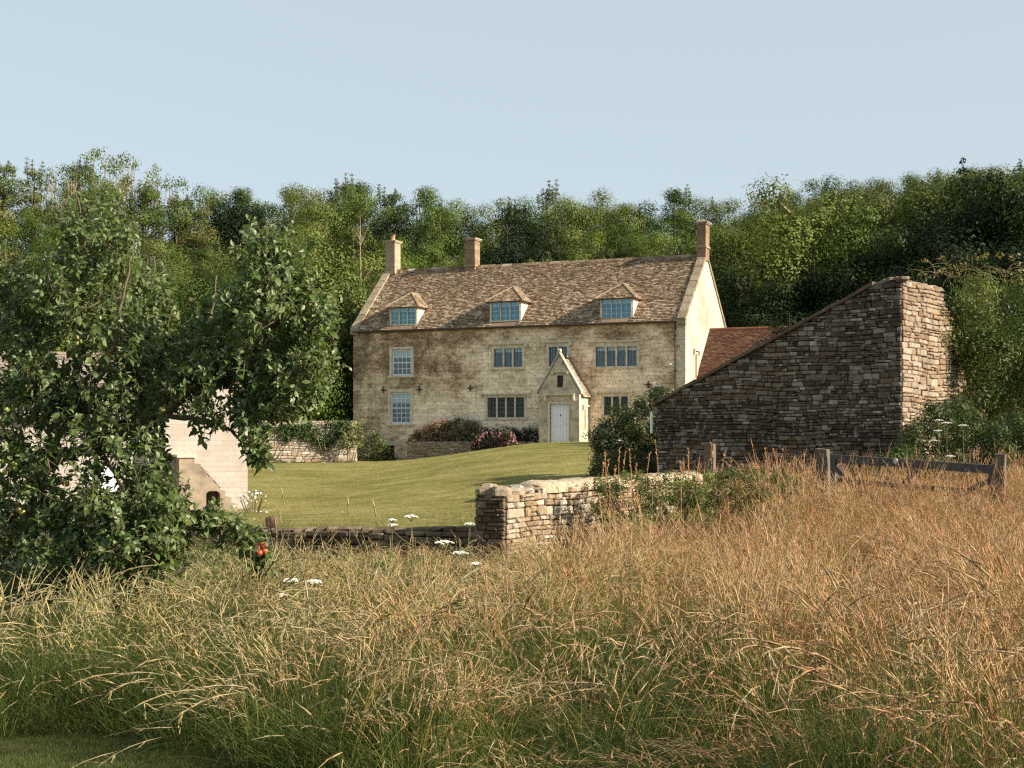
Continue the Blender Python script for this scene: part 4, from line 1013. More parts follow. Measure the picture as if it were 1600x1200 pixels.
LOOK = {'round': "round broadleaf tree", 'tall': "feathery ash tree", 'spread': "pale limbed spreading tree", 'cone': "dark pointed conifer",
        'dark': "shade darkened tree", 'bush': "bright hazel bush", 'bare': "bare dead tree", 'stems': "pale stemmed thin tree"}
MARKS = [(-60,"beyond the left picture edge"),(0,"at the far left picture edge"),(60,"over the apple tree's left end"),(120,"above the tallest apple tree shoots"),(180,"right of the tallest apple shoots"),
 (240,"over the apple tree's dip"),(300,"right of the apple tree's dip"),(360,"above the apple tree's right lobe"),(420,"over the apple tree's shoulder"),(480,"between apple tree and farmhouse"),(540,"just left of the farmhouse"),
 (590,"behind the left chimney"),(640,"right of the left chimney"),(690,"just left of the middle chimney"),(740,"behind the middle chimney"),(790,"just right of the middle chimney"),(840,"above the middle of the roof"),
 (890,"above the porch"),(940,"left of the right dormer"),(990,"above the right dormer"),(1040,"left of the right chimney"),(1095,"behind the right chimney"),(1150,"beside the right gable"),(1210,"above the brown annex roof"),
 (1270,"above the barn's lower verge"),(1330,"above the barn's upper verge"),(1400,"above the barn's peak"),(1460,"above the barn's broken wall"),(1520,"above the green creeper mound"),(1580,"at the right picture edge"),(1640,"beyond the right picture edge")]
def mark(px):
    return min(MARKS, key=lambda m_: abs(m_[0] - px))[1]
labels_used = {}
def plant_tree(kind, px, Y, H, row, rg, widen=1.0, sink=0.0, X=None, label=None):
    pr = rg.choice(PROTOS[kind]); x = (px - 800) * Y / F if X is None else X
    if pr.name in USED: o = copy_tree(pr)
    else: o = pr; USED.add(pr.name)
    s = H / pr["H"]; o.location = (x, Y, gz(x, Y) - sink); o.scale = (s * widen, s * widen, s); o.rotation_euler = (0, 0, rg.uniform(0, 6.28))
    lb = label or "%s %s %s" % (LOOK[kind], row, mark(px)); k = labels_used.get(lb, 0); labels_used[lb] = k + 1
    tag(o, lb, "bush" if kind == 'bush' else "tree", "trees of the hillside wood"); WOOD.append((x / Y, o)); return o

SKYLINE = [(-80,262),(0,262),(60,258),(150,243),(200,256),(235,268),(300,300),(345,288),(385,305),(420,308),(480,285),(560,283),(640,298),(700,303),(745,325),(800,316),(850,303),(905,305),(960,320),(1060,306),(1100,324),(1180,322),(1220,300),(1310,268),(1360,290),(1400,283),(1450,263),(1520,255),(1600,260),(1700,250)]
def skyline(px): return float(np.interp(px, [a for a, _ in SKYLINE], [b for _, b in SKYLINE]))
rw = random.Random(42)
def row_of(Y, step, frac, hmin, kinds, row, lo=-70, hi=1680, jy=3, base=440):
    px = lo
    while px < hi:
        p = px + rw.uniform(-.25, .25) * step; y_ = Y + rw.uniform(-jy, jy); x = (p - 800) * y_ / F
        sk = skyline(p); py = sk + (base - sk) * frac + rw.uniform(-10, 15) * (1 if frac < .1 else 2.2)
        h = (HOR - py) * y_ / F - gz(x, y_)
        if h > hmin:
            k = rw.choice(kinds(p)); plant_tree(k, p, y_, h, row, rw, max(.9, min(1.5, 9 / h)) if h < 9 else (1.15 if k == 'tall' else .85))
        px += step
def k_sky(p): return ['tall', 'tall', 'stems', 'round'] if p < 330 else (['tall', 'round', 'round', 'tall', 'spread'] if p < 1100 else ['round', 'spread', 'tall', 'round'])
def k_mid(p): return ['stems', 'tall', 'round'] if p < 330 else (['round', 'tall', 'round', 'dark', 'spread'] if p < 1100 else ['spread', 'spread', 'round'])
def k_low(p): return ['round', 'bush', 'tall'] if p < 540 else (['bush', 'round', 'dark', 'bush', 'tall'] if p < 1100 else ['dark', 'round', 'spread'])
row_of(128, 40, 0.0, 4, k_sky, "on the skyline")
row_of(118, 62, .20, 3, k_mid, "below the skyline", jy=4)
row_of(106, 78, .52, 3, k_mid, "in mid wood", jy=4)
row_of(96, 84, .86, 2.5, k_low, "low in the wood")
row_of(90, 96, 1.1, 2.5, k_low, "at the wood's foot", lo=-60, hi=560, base=470)
rw = random.Random(5)
# nearer trees left of the house and beside the right gable
for p, Y, py, k in ((395,84,395,'round'),(440,82,372,'round'),(490,86,392,'bush'),(508,84,450,'bush'),(455,79,520,'bush'),(395,78,540,'bush'),(508,84,545,'bush'),(350,84,470,'round'),(20,76,470,'bush'),(300,80,500,'round'),(250,84,450,'round'),(180,80,500,'round'),(100,80,520,'bush'),(-30,80,420,'round')):
    x = (p-800)*Y/F; h = (HOR-py)*Y/F - gz(x, Y); plant_tree(k, p, Y, h, "by the garden wall", rw, .9 if h > 6 else 1.1)
x = (562-800)*88/F; plant_tree('bare', 562, 88, (HOR-338)*88/F - gz(x, 88), "bare", rw, 1.0, label="bare pale dead tree standing in the dark gap left of the farmhouse roof")
for p, Y, py, k in ((1140,92,345,'spread'),(1175,90,395,'spread'),(1250,88,300,'spread'),(1310,92,300,'cone'),(1330,84,325,'round'),(1390,88,300,'spread'),(1470,86,280,'round'),(1540,84,270,'dark'),(1600,80,270,'round'),
                    (1150,82,420,'dark'),(1200,80,450,'dark'),(1260,83,440,'dark'),(1320,81,430,'dark'),(1380,80,392,'dark'),(1440,79,352,'dark'),(1500,80,322,'dark'),(1560,78,305,'dark'),(1620,78,300,'dark'),(1350,86,410,'dark'),(1290,80,425,'dark'),(1230,63,505,'dark'),(1170,86,500,'dark'),(1300,62,490,'dark'),(1420,58,430,'dark'),(1500,54,410,'dark'),(1580,52,400,'dark')):
    x = (p-800)*Y/F; h = (HOR-py)*Y/F - gz(x, Y); plant_tree(k, p, Y, h, ("at skyline height" if py < 310 else "at chimney height" if py < 400 else "at roof height" if py < 470 else "at eaves height"), rw, .95)
# the wood goes on beyond the right edge of the picture and shades the slope
for X, Y, H in [(40 + 3 * ((i * 7) % 3) + (2 if i < 3 else 0), 77 + i * 2.4, 20 + (i * 5) % 4) for i in range(8)] + [(50 + (i % 3) * 4, 77 + i * 3, 26 + i % 3) for i in range(7)]:
    plant_tree('round', 1700, Y, H, "beyond the frame", rw, .8, 0, X, "tall rounded broadleaf tree standing outside the frame to the right")
def tell_apart():
    same = {}
    for k, o in WOOD: same.setdefault(o["label"], []).append((k, o))
    for lb, l in same.items():
        if 1 < len(l) < 6 and "outside" not in lb:
            l.sort(key=lambda t: t[0]); words_ = {2: ("left one of two", "right one of two"), 3: ("leftmost of three", "middle of three", "rightmost of three")}.get(len(l), tuple("%s from left" % q for q in ("first", "second", "third", "fourth", "fifth")))
            for (k, o), w in zip(l, words_): o["label"] = lb + ", " + w
tell_apart()
for k in PROTOS:
    for p in PROTOS[k]:
        if p.name not in USED:
            for c in list(p.children): bpy.data.objects.remove(c)
            bpy.data.objects.remove(p)

# ------------------------------------------------------------------ the apple tree in the foreground
def leaf_shape(base, d, nrm, L, curl, rs):
    """arched folded leaves: base (n,3), direction, normal, length, curl"""
    n = len(base); a = np.cross(nrm, d); a /= np.linalg.norm(a, axis=1, keepdims=True) + 1e-9; nn = np.cross(d, a)
    L = L[:, None]; W = L * rs.uniform(.27, .36, (n, 1)); c = curl[:, None]; fold = rs.uniform(.15, .5, (n, 1))
    def P(t, w): return base + d * L * t - nn * L * c * t * t + a * W * w + nn * abs(w) * W * fold
    V = np.stack([P(0, 0), P(.33, 0), P(.68, 0), P(1, 0), P(.18, .62), P(.5, 1), P(.84, .5), P(.18, -.62), P(.5, -1), P(.84, -.5)], 1).reshape(-1, 3)
    f = np.array([0,1,4, 1,5,4, 1,2,5, 2,6,5, 2,3,6, 0,7,1, 1,7,8, 1,8,2, 2,8,9, 2,9,3]); i = (np.arange(n) * 10)[:, None]
    return V, (f[None] + i).ravel(), np.full(10 * n, 3)
AB = at(22, 960, 13.2); AB.z = gz(AB.x, AB.y)
apple_tree = empty("apple_tree", AB); tag(apple_tree, "leafy apple tree with red and green apples in the left foreground", "tree")
SK = [
 ([(15,1010,13.2),(32,880,13.1),(48,800,13.0),(66,735,13.0),(84,690,13.0)], (.105,.085,.075,.07,.062)),
 ([(84,690,13),(112,610,12.9),(128,520,12.9),(133,430,12.8),(128,350,12.8),(118,300,12.7)], (.05,.04,.03,.022,.014,.006)),
 ([(84,690,13),(60,600,13.3),(40,520,13.4),(20,460,13.5)], (.045,.032,.02,.008)),
 ([(70,725,13),(150,695,12.7),(245,650,12.4),(310,600,12.3),(385,545,12.3),(450,470,12.2),(430,390,12.2),(420,350,12.2)], (.055,.05,.042,.034,.027,.02,.012,.006)),
 ([(245,650,12.4),(300,655,12.2),(345,665,12.1),(380,690,12.0),(408,712,11.9)], (.026,.022,.017,.012,.006)),
 ([(385,545,12.3),(460,560,12.2),(510,540,12.2),(530,510,12.2)], (.02,.016,.010,.005)),
 ([(310,600,12.3),(300,640,12.2),(270,620,12.1)], (.018,.012,.006)),
 ([(52,790,13),(140,790,12.5),(230,790,12.2),(300,800,12.1),(345,815,12.0),(385,835,11.9),(410,868,11.9)], (.045,.036,.028,.022,.017,.012,.006)),
 ([(40,840,13),(95,890,12.3),(130,915,12.0),(168,935,11.9),(195,948,11.9),(212,940,11.9)], (.03,.022,.016,.012,.009,.005)),
 ([(66,735,13),(10,690,12.8),(-50,640,12.7),(-110,600,12.8)], (.045,.035,.025,.012)),
 ([(48,800,13),(0,780,12.6),(-60,770,12.5)], (.035,.025,.012)),
 ([(84,690,13),(140,610,13.8),(200,530,14.1),(235,450,14.2),(240,400,14.2)], (.045,.036,.026,.016,.008)),
 ([(245,650,12.4),(300,560,13.0),(330,490,13.4),(338,430,13.4)], (.03,.024,.016,.007)),
 ([(112,610,12.9),(170,560,12.4),(190,480,12.2),(205,400,12.2)], (.025,.02,.013,.006)),
 ([(60,760,13),(120,840,12.2),(180,870,11.8),(235,880,11.7)], (.03,.022,.014,.007)),
 ([(150,695,12.7),(180,740,12.0),(200,780,11.7)], (.025,.018,.008)),
]
sk = MB(); SP = []
for pts, rad in SK:
    P3 = [at(*p) - AB for p in pts]; Q = []; RR = []
    for i in range(len(P3) - 1):
        p0 = P3[max(0, i-1)]; p1 = P3[i]; p2 = P3[i+1]; p3 = P3[min(len(P3)-1, i+2)]
        for k in range(5):
            t = k / 5; Q.append(.5 * ((2*p1) + (p2 - p0)*t + (2*p0 - 5*p1 + 4*p2 - p3)*t*t + (3*p1 - p0 - 3*p2 + p3)*t**3) + Vector((R.uniform(-.012,.012), R.uniform(-.012,.012), R.uniform(-.012,.012)))); RR.append(rad[i]*(1-t) + rad[i+1]*t)
    Q.append(P3[-1]); RR.append(rad[-1]); sk.tube(Q, RR, 8, (1,1,1), .08)
    SP += [(q, r) for q, r in zip(Q, RR)][3:]
SPa = np.array([tuple(q) for q, r in SP])
ZONES = [  # cx, cy, rx, ry, Y, depth, shoots
 (5,455,60,55,13.3,.6,45), (60,600,70,50,12.6,.6,35),
 (150,372,72,78,12.8,.5,85), (115,450,85,70,12.9,.7,95), (45,520,60,75,13.2,.7,75), (-40,560,70,90,13,.7,40), (170,520,80,70,12.7,.8,85),
 (237,470,42,62,13.6,.5,50), (245,560,75,60,13.0,.8,75), (330,545,62,72,12.9,.7,75), (425,410,62,58,12.2,.5,75), (400,490,85,60,12.4,.7,100),
 (480,500,52,62,12.2,.45,65), (470,575,62,50,12.2,.5,75), (395,578,80,42,12.3,.5,62), (425,630,75,24,12.2,.35,38), (300,595,62,36,12.4,.5,40), (60,620,95,70,13,.8,90), (190,615,95,55,12.7,.8,85),
 (-40,700,70,90,12.8,.7,35), (40,720,70,70,12.7,.7,55), (150,690,75,45,12.3,.6,50), (232,690,32,50,12.2,.4,20), (375,655,55,20,12.0,.2,16), (400,703,24,17,11.9,.15,13),
 (70,820,90,70,12.5,.7,85), (175,790,85,60,12.0,.6,80), (235,760,45,60,12.0,.4,30), (205,850,85,50,11.7,.5,70), (255,800,45,60,11.9,.4,45), (250,865,45,40,11.8,.4,35), (330,650,40,30,12.1,.2,12), (110,880,90,50,12.0,.5,60), (-20,860,70,70,12.4,.6,40),
 (325,808,34,18,11.9,.15,14), (362,828,26,20,11.9,.12,9), (392,845,24,22,11.9,.12,9), (408,872,24,26,11.85,.15,13), (60,910,45,38,11.9,.3,20), (195,935,20,16,11.9,.1,4)]
rs = np.random.RandomState(77); LB, LD, LN, LL, LC, LK = [], [], [], [], [], []; tw = MB()
PTS = []
for cx, cy, rx, ry, Y, dep, n in ZONES:
    for i in range(int(n * 1.3)):
        d = rs.normal(size=3); d /= np.linalg.norm(d); rr_ = rs.rand() ** .45
        PTS.append((np.array(at(cx + d[0] * rx * rr_, cy + d[2] * ry * rr_, Y + d[1] * dep * rr_ * 1.3) - AB), d))
order = sorted(range(len(PTS)), key=lambda i: float(((SPa - PTS[i][0]) ** 2).sum(1).min()))
TREE = np.zeros((len(SPa) + 3 * len(PTS), 3)); TREE[:len(SPa)] = SPa; nT = len(SPa)
for i_ in order:
        p, d = PTS[i_]; j = int(np.argmin(((TREE[:nT] - p) ** 2 * np.array([1, 1, 1.3])).sum(1))); q = TREE[j].copy()
        up = 1 if rs.rand() < .75 else -.35
        sd = (p - q) / (np.linalg.norm(p - q) + 1e-6) * .55 + np.array([0, 0, up]) * rs.uniform(.5, 1.1) + rs.normal(0, .3, 3); sd /= np.linalg.norm(sd)
        SLn = rs.uniform(.12, .30) * (1.25 if d[2] > .5 else 1); s0 = p - sd * SLn * .5
        mid = (q + s0) / 2 + rs.normal(0, .03, 3) - np.array([0, 0, .04]); TREE[nT] = mid; TREE[nT+1] = s0; TREE[nT+2] = p; nT += 3; tw.tube([q, mid, s0, p + sd * SLn * .5], [.006, .004, .003, .002], 4)
        nl = int(7 + SLn * 32)
        for k in range(nl):
            t = (k + .5) / nl; b = s0 + sd * SLn * t + rs.normal(0, .004, 3); ang = k * 2.4 + rs.rand()
            u1 = np.cross(sd, [0.2, .1, 1]); u1 /= np.linalg.norm(u1) + 1e-9; u2 = np.cross(sd, u1)
            out = u1 * math.cos(ang) + u2 * math.sin(ang); ld_ = out * (1 - .65 * t ** 2) + sd * (.25 + .9 * t ** 2) - np.array([0, 0, .55 * (1 - t)]) + rs.normal(0, .2, 3); ld_ /= np.linalg.norm(ld_)
            nn_ = sd * .8 + np.array([0, 0, .7]) + rs.normal(0, .5, 3); LB.append(b); LD.append(ld_); LN.append(nn_)
            LL.append(rs.uniform(.042, .092) * (1 - .45 * t ** 3)); LC.append(rs.uniform(.1, .55)); w = t ** 3
            base = np.array([.050, .086, .021]) * rs.uniform(.65, 1.35) * (np.array([1.15, 1.0, .8]) if rs.rand() < .3 else 1)
            LK.append(base * (1 - .55 * w) + np.array([.30, .34, .22]) * .55 * w)
V, Fc, lt_ = leaf_shape(np.array(LB), np.array(LD), np.array(LN), np.array(LL), np.array(LC), rs)
mesh_np("crown", V, Fc, lt_, np.repeat(np.array(LK), 10, axis=0), M_APPLELEAF, apple_tree, smooth=True)
for i in range(len(tw.v)): pass
ntr = sk.build("trunk", M_APPLEBARK, apple_tree, True); tw.build("twigs", M_APPLEBARK, apple_tree, True)
APPLES = [(215, 452, 13.2, 0.62), (118, 528, 12.4, 0.31), (126, 534, 12.4, 0.06), (109, 546, 12.4, 0.0), (120, 537, 12.35, 0.19), (403, 856, 11.75, 0.9), (411, 852, 11.75, 0.81), (405, 864, 11.72, 0.9), (414, 861, 11.74, 0.72), (24, 733, 12.2, 0.06), (22, 726, 12.25, 0.12), (8, 738, 12.2, 0.31), (6, 722, 12.3, 0.12), (29, 797, 12.2, 0.37), (35, 801, 12.2, 0.31), (80, 846, 12.0, 0.19), (74, 850, 12.0, 0.06), (82, 852, 12.0, 0.37), (62, 852, 12.0, 0.56), (376, 500, 12.0, 0.06), (172, 620, 12.1, 0.06), (253, 640, 12.1, 0.19), (57, 870, 12.0, 0.5), (190, 572, 12.2, 0.31), (100, 752, 12.2, 0.5), (104, 756, 12.2, 0.37), (10, 640, 12.3, 0.12), (162, 830, 11.6, 0.06), (300, 470, 12.6, 0.31)]
ap_me = None
for i, (px_, py_, Y, red) in enumerate(APPLES):
    m = MB(); n = 12; vs = []; fs = []; k = R.uniform(.026, .033)
    for a in range(9):
        ph = math.pi * a / 8; r = math.sin(ph) ** .85 * (1.02 - .12 * (1 - math.cos(ph)) / 2); z = math.cos(ph) * .88 - .16 * math.exp(-((ph) / .35) ** 2) + .10 * math.exp(-((math.pi - ph) / .3) ** 2)
        for b in range(n): th = 2*math.pi*b/n; vs.append((r*k*math.cos(th), r*k*math.sin(th), z*k))
    for a in range(8):
        for b in range(n): fs.append((a*n+b, (a+1)*n+b, (a+1)*n+(b+1) % n, a*n+(b+1) % n))
    m.add(vs, fs, (red, red, red)); p = at(px_, py_, Y) - AB; o = m.build("apple", M_APPLE, apple_tree, True); o.location = p; o.rotation_euler = (R.uniform(-.4,.4), R.uniform(-.4,.4), 0)
    s_ = MB(); s_.tube([(0,0,k*.7), (.003,0,k*1.2), (.006,.01,k*1.9)], [.002,.0015,.0015], 4); s_.build("stalk", M_APPLEBARK, o)

# ------------------------------------------------------------------ meadow grass
def grass_mat():
    m, nt, out = newmat("meadow_grass"); p = world_pos(nt)
    a = N(nt, "ShaderNodeAttribute"); a.attribute_name = "Col"; s = N(nt, "ShaderNodeSeparateColor"); nt.links.new(a.outputs["Color"], s.inputs[0])
    typ, hgt, rnd = s.outputs[0], s.outputs[1], s.outputs[2]
    sp = N(nt, "ShaderNodeSeparateXYZ"); nt.links.new(p, sp.inputs[0])
    # where the sward is dry: more to the right and further off
    gx = N(nt, "ShaderNodeMapRange"); gx.inputs[1].default_value = -3.5; gx.inputs[2].default_value = 3.5; gx.inputs[3].default_value = -.62; gx.inputs[4].default_value = .02; nt.links.new(sp.outputs[0], gx.inputs[0])
    n1 = noise(nt, p, .55, 4, .6); n2 = noise(nt, p, 1.7, 3, .6)
    dry = math_(nt, 'ADD', math_(nt, 'ADD', gx.outputs[0], math_(nt, 'MULTIPLY', n1, 1.15)), math_(nt, 'MULTIPLY', math_(nt, 'SUBTRACT', rnd, .5), .75))
    dry = math_(nt, 'ADD', dry, math_(nt, 'MULTIPLY', math_(nt, 'SUBTRACT', hgt, .45), .55), True)
    blade = ramp(nt, dry, [(.22, (.095,.130,.024)), (.46, (.23,.235,.052)), (.68, (.42,.31,.10)), (.92, (.48,.31,.11))])
    rust = ramp(nt, math_(nt, 'ADD', math_(nt, 'MULTIPLY', n2, 1.15), math_(nt, 'ADD', math_(nt, 'MULTIPLY', gx.outputs[0], .38), math_(nt, 'MULTIPLY', rnd, .25))), [(.35, (.62,.51,.31)), (.56, (.58,.41,.22)), (.78, (.45,.24,.12))])
    gl = N(nt, "ShaderNodeMapRange"); gl.inputs[1].default_value = 1.5; gl.inputs[2].default_value = -4.5; gl.inputs[3].default_value = 0; gl.inputs[4].default_value = .75; nt.links.new(sp.outputs[0], gl.inputs[0])
    rust = mix(nt, math_(nt, 'MULTIPLY', gl.outputs[0], math_(nt, 'MULTIPLY', n1, 1.6), True), rust, (.40,.40,.17))
    c = mix(nt, math_(nt, 'GREATER_THAN', typ, .6), blade, rust)
    c = mix(nt, 1, c, ramp(nt, rnd, [(0, (.75,.75,.75)), (1, (1.25,1.22,1.15))]), 'MULTIPLY')
    d = N(nt, "ShaderNodeBsdfPrincipled"); d.inputs["Roughness"].default_value = .55; d.inputs["Specular IOR Level"].default_value = .3; nt.links.new(c, d.inputs["Base Color"])
    t = N(nt, "ShaderNodeBsdfTranslucent"); nt.links.new(c, t.inputs[0]); mx = N(nt, "ShaderNodeMixShader"); mx.inputs[0].default_value = .35
    nt.links.new(d.outputs[0], mx.inputs[1]); nt.links.new(t.outputs[0], mx.inputs[2]); nt.links.new(mx.outputs[0], out.inputs[0]); return m
M_GRASS = grass_mat()

def curve_pts(x, y, a, lean, bend, L, n, z0=-.03):
    """stem that leans out in direction a and droops over by bend"""
    P = [np.array([x, y, z0])]; th = lean
    for i in range(n):
        th = lean + bend * ((i + 1) / n) ** 2.2; s = L / n; P.append(P[-1] + np.array([math.sin(th) * math.cos(a) * s, math.sin(th) * math.sin(a) * s, math.cos(th) * s]))
    return P
def ribbon(V, Fl, K, P, w0, w1, typ, h0, h1, rnd, rg):
    yaw = rg.uniform(0, math.pi); s = np.array([math.cos(yaw), math.sin(yaw), 0]); o = len(V); n = len(P)
    for i, p in enumerate(P):
        w = w0 + (w1 - w0) * i / (n - 1); V.append(p - s * w / 2); V.append(p + s * w / 2)
    for i in range(n - 1): Fl.append((o+2*i, o+2*i+1, o+2*i+3, o+2*i+2)); K.append((typ, h0 + (h1 - h0) * (i + .5) / (n - 1), rnd))
def seed_head(V, Fl, K, P, rad, rnd, rg, fuzz=0):
    n = len(P); prof = [.25, .8, 1, .95, .75, .4, .1]; o = len(V)
    for i, p in enumerate(P):
        r = rad * np.interp(i / (n - 1), np.linspace(0, 1, 7), prof) * rg.uniform(.8, 1.2); d = P[min(n-1, i+1)] - P[max(0, i-1)]; d /= np.linalg.norm(d) + 1e-9
        a = np.cross(d, [.3, .2, 1]); a /= np.linalg.norm(a) + 1e-9; b = np.cross(d, a)
        for j in range(3): t = 2.094 * j + i; V.append(p + (a * math.cos(t) + b * math.sin(t)) * r)
    for i in range(n - 1):
        for j in range(3): Fl.append((o+3*i+j, o+3*i+(j+1) % 3, o+3*i+3+(j+1) % 3, o+3*i+3+j)); K.append((1, 1, rnd))
    for k in range(fuzz):
        i = rg.randrange(n - 1); p = P[i] + (P[i+1] - P[i]) * rg.random(); d = P[i+1] - P[i]; d = d / (np.linalg.norm(d) + 1e-9); v = np.array([rg.gauss(0, 1), rg.gauss(0, 1), rg.gauss(0, 1)]); q = p + (v / np.linalg.norm(v) * .5 + d) * rg.uniform(.012, .028); s = np.cross(d, v); s = s / (np.linalg.norm(s) + 1e-9) * .0022
        o = len(V); V.extend([p - s, p + s, q]); Fl.append((o, o+1, o+2)); K.append((1, 1, rnd))
def tuft(name, seed, n_blade, n_stem, H, Rr, head, greenness, wide=1.0, droop=1.0):
    rg = random.Random(seed); V, Fl, K = [], [], []; dirb = rg.uniform(0, 6.28)
    for i in range(n_blade):
        a = rg.uniform(0, 6.28); r = Rr * math.sqrt(rg.random()); L = H * rg.uniform(.35, .85); P = curve_pts(math.cos(a)*r, math.sin(a)*r, a + rg.uniform(-.9, .9), rg.uniform(.02, .35), rg.uniform(.3, 1.9) * droop, L, 5)
        ribbon(V, Fl, K, P, .0042*wide, .0010, 0, 0, .55, rg.random() * (1 - greenness), rg)
    for i in range(n_stem):
        a = rg.uniform(0, 6.28); r = Rr * math.sqrt(rg.random()); L = H * rg.uniform(.7, 1.15); b = rg.uniform(.1, .7) if rg.random() < .7 else rg.uniform(.8, 1.8); b *= droop
        P = curve_pts(math.cos(a)*r, math.sin(a)*r, a*.4 + dirb + rg.uniform(-.8, .8), rg.uniform(.0, .25), b, L, 10); rnd = rg.random(); k = 8
        ribbon(V, Fl, K, P[:k+1], .0024*wide, .0016*wide, .5, .1, .8, rnd, rg)
        Q = [P[k] + (P[k+1] - P[k]) * t for t in (0, .5)] + [p for p in P[k+1:]]
        seed_head(V, Fl, K, Q, rg.uniform(.0020, .0040) * wide * (1 if rg.random() < .85 else 1.7), rnd, rg, 9)
    lt_ = [len(f) for f in Fl]; return mesh_np(name, np.array(V), [i for f in Fl for i in f], lt_, np.array(K), M_GRASS, link=False)
def plume(name, seed, n_blade, n_stem, H):
    """long arching stems with heavier pale plumes that hang over"""
    rg = random.Random(seed); V, Fl, K = [], [], []
    for i in range(n_blade):
        a = rg.uniform(0, 6.28); L = H * rg.uniform(.5, 1.0); P = curve_pts(rg.uniform(-.08,.08), rg.uniform(-.08,.08), a, rg.uniform(.15, .6), rg.uniform(.8, 2.2), L, 8); ribbon(V, Fl, K, P, .0055, .0012, 0, 0, .4, rg.random() * .3, rg)
    for i in range(n_stem):
        a = rg.uniform(0, 6.28); P = curve_pts(rg.uniform(-.06,.06), rg.uniform(-.06,.06), a, rg.uniform(.1, .45), rg.uniform(1.0, 2.3), H * rg.uniform(.85, 1.15), 14); rnd = rg.random() * .5
        ribbon(V, Fl, K, P[:12], .0026, .0018, .5, .1, .7, rnd, rg); seed_head(V, Fl, K, P[10:], .0055, rnd, rg, 42)
        for k in range(5):
            b = P[rg.randrange(10, 14)]; q = b + np.array([rg.uniform(-.05,.05), rg.uniform(-.05,.05), rg.uniform(-.06,.01)]); seed_head(V, Fl, K, [b, b*.6+q*.4, q, q + (q-b)*.3], .003, rnd, rg, 6)
    return mesh_np(name, np.array(V), [i for f in Fl for i in f], [len(f) for f in Fl], np.array(K), M_GRASS, link=False)
gcol = bpy.data.collections.new("grass_tuft_kinds")
tufts = [tuft("grass_tuft", 1, 60, 26, .95, .19, .1, .5), tuft("grass_tuft", 2, 50, 34, .90, .20, .1, .2), tuft("grass_tuft", 3, 44, 36, 1.05, .18, .1, .2, 1, 1.3), tuft("grass_tuft", 4, 95, 9, .78, .20, .08, .9, 1.2, 1.1),
         tuft("grass_tuft", 5, 110, 5, .72, .22, .08, 1.0, 1.3, 1.3), tuft("grass_tuft", 6, 44, 40, .85, .22, .1, .1), tuft("grass_tuft", 7, 50, 24, 1.0, .17, .1, .4, 1.0, 1.6), tuft("grass_tuft", 8, 80, 0, .42, .22, .1, .9, 1.1),
         plume("grass_tuft", 9, 40, 9, 1.15), plume("grass_tuft", 10, 60, 6, 1.0)]
for i, o in enumerate(tufts): o.name = "tuft_kind_%02d" % i; gcol.objects.link(o)
turf = tuft("turf", 20, 90, 0, .075, .12, .1, 1.0, .5, .8); tcol = bpy.data.collections.new("turf_kinds"); tcol.objects.link(turf)

def scatter_object(name, P, rot, scl, idx, coll, label_kind=True):
    me = bpy.data.meshes.new(name); me.vertices.add(len(P)); me.vertices.foreach_set("co", np.asarray(P, dtype=np.float32).ravel())
    for nm, ty, dt in (("rot", 'FLOAT_VECTOR', rot), ("scl", 'FLOAT_VECTOR', scl)):
        at_ = me.attributes.new(nm, ty, 'POINT'); at_.data.foreach_set("vector", np.asarray(dt, dtype=np.float32).ravel())
    at_ = me.attributes.new("kind_index", 'INT', 'POINT'); at_.data.foreach_set("value", np.asarray(idx, dtype=np.int32))
    o = bpy.data.objects.new(name, me); COL.objects.link(o)
    ng = bpy.data.node_groups.new(name + "_nodes", 'GeometryNodeTree')
    ng.interface.new_socket("Geometry", in_out='INPUT', socket_type='NodeSocketGeometry'); ng.interface.new_socket("Geometry", in_out='OUTPUT', socket_type='NodeSocketGeometry')
    gi = ng.nodes.new("NodeGroupInput"); go = ng.nodes.new("NodeGroupOutput"); ip = ng.nodes.new("GeometryNodeInstanceOnPoints"); ci = ng.nodes.new("GeometryNodeCollectionInfo")
    ci.inputs[0].default_value = coll; ci.inputs[1].default_value = True; ci.inputs[2].default_value = True
    def na(nm, ty): n = ng.nodes.new("GeometryNodeInputNamedAttribute"); n.data_type = ty; n.inputs[0].default_value = nm; return n.outputs[0]
    L_ = ng.links; L_.new(gi.outputs[0], ip.inputs["Points"]); L_.new(ci.outputs[0], ip.inputs["Instance"]); ip.inputs["Pick Instance"].default_value = True
    L_.new(na("kind_index", 'INT'), ip.inputs["Instance Index"]); L_.new(na("rot", 'FLOAT_VECTOR'), ip.inputs["Rotation"]); L_.new(na("scl", 'FLOAT_VECTOR'), ip.inputs["Scale"]); L_.new(ip.outputs[0], go.inputs[0])
    md = o.modifiers.new("scatter", 'NODES'); md.node_group = ng; return o

def vnoise(x, y, s, seed):
    r = np.random.RandomState(seed); g = r.rand(64, 64); x = x / s; y = y / s; xi = np.floor(x).astype(int); yi = np.floor(y).astype(int); fx_ = x - xi; fy_ = y - yi; fx_ = fx_*fx_*(3-2*fx_); fy_ = fy_*fy_*(3-2*fy_)
    G = lambda a, b: g[a % 64, b % 64]
    return (G(xi, yi)*(1-fx_) + G(xi+1, yi)*fx_)*(1-fy_) + (G(xi, yi+1)*(1-fx_) + G(xi+1, yi+1)*fx_)*fy_
rs = np.random.RandomState(3); P, RT, SC_, IX = [], [], [], []
Yc, Xc = [], []
y = 4.6
while y < 36:
    st_ = .15 + .007 * y; half = .44 * y + 3.6; nx_ = int(2 * half / st_); xs = np.linspace(-half, half, nx_) + rs.uniform(-.5, .5, nx_) * st_; Xc.append(xs); Yc.append(y + rs.uniform(-.5, .5, nx_) * st_); y += st_
X = np.concatenate(Xc); Y = np.concatenate(Yc)
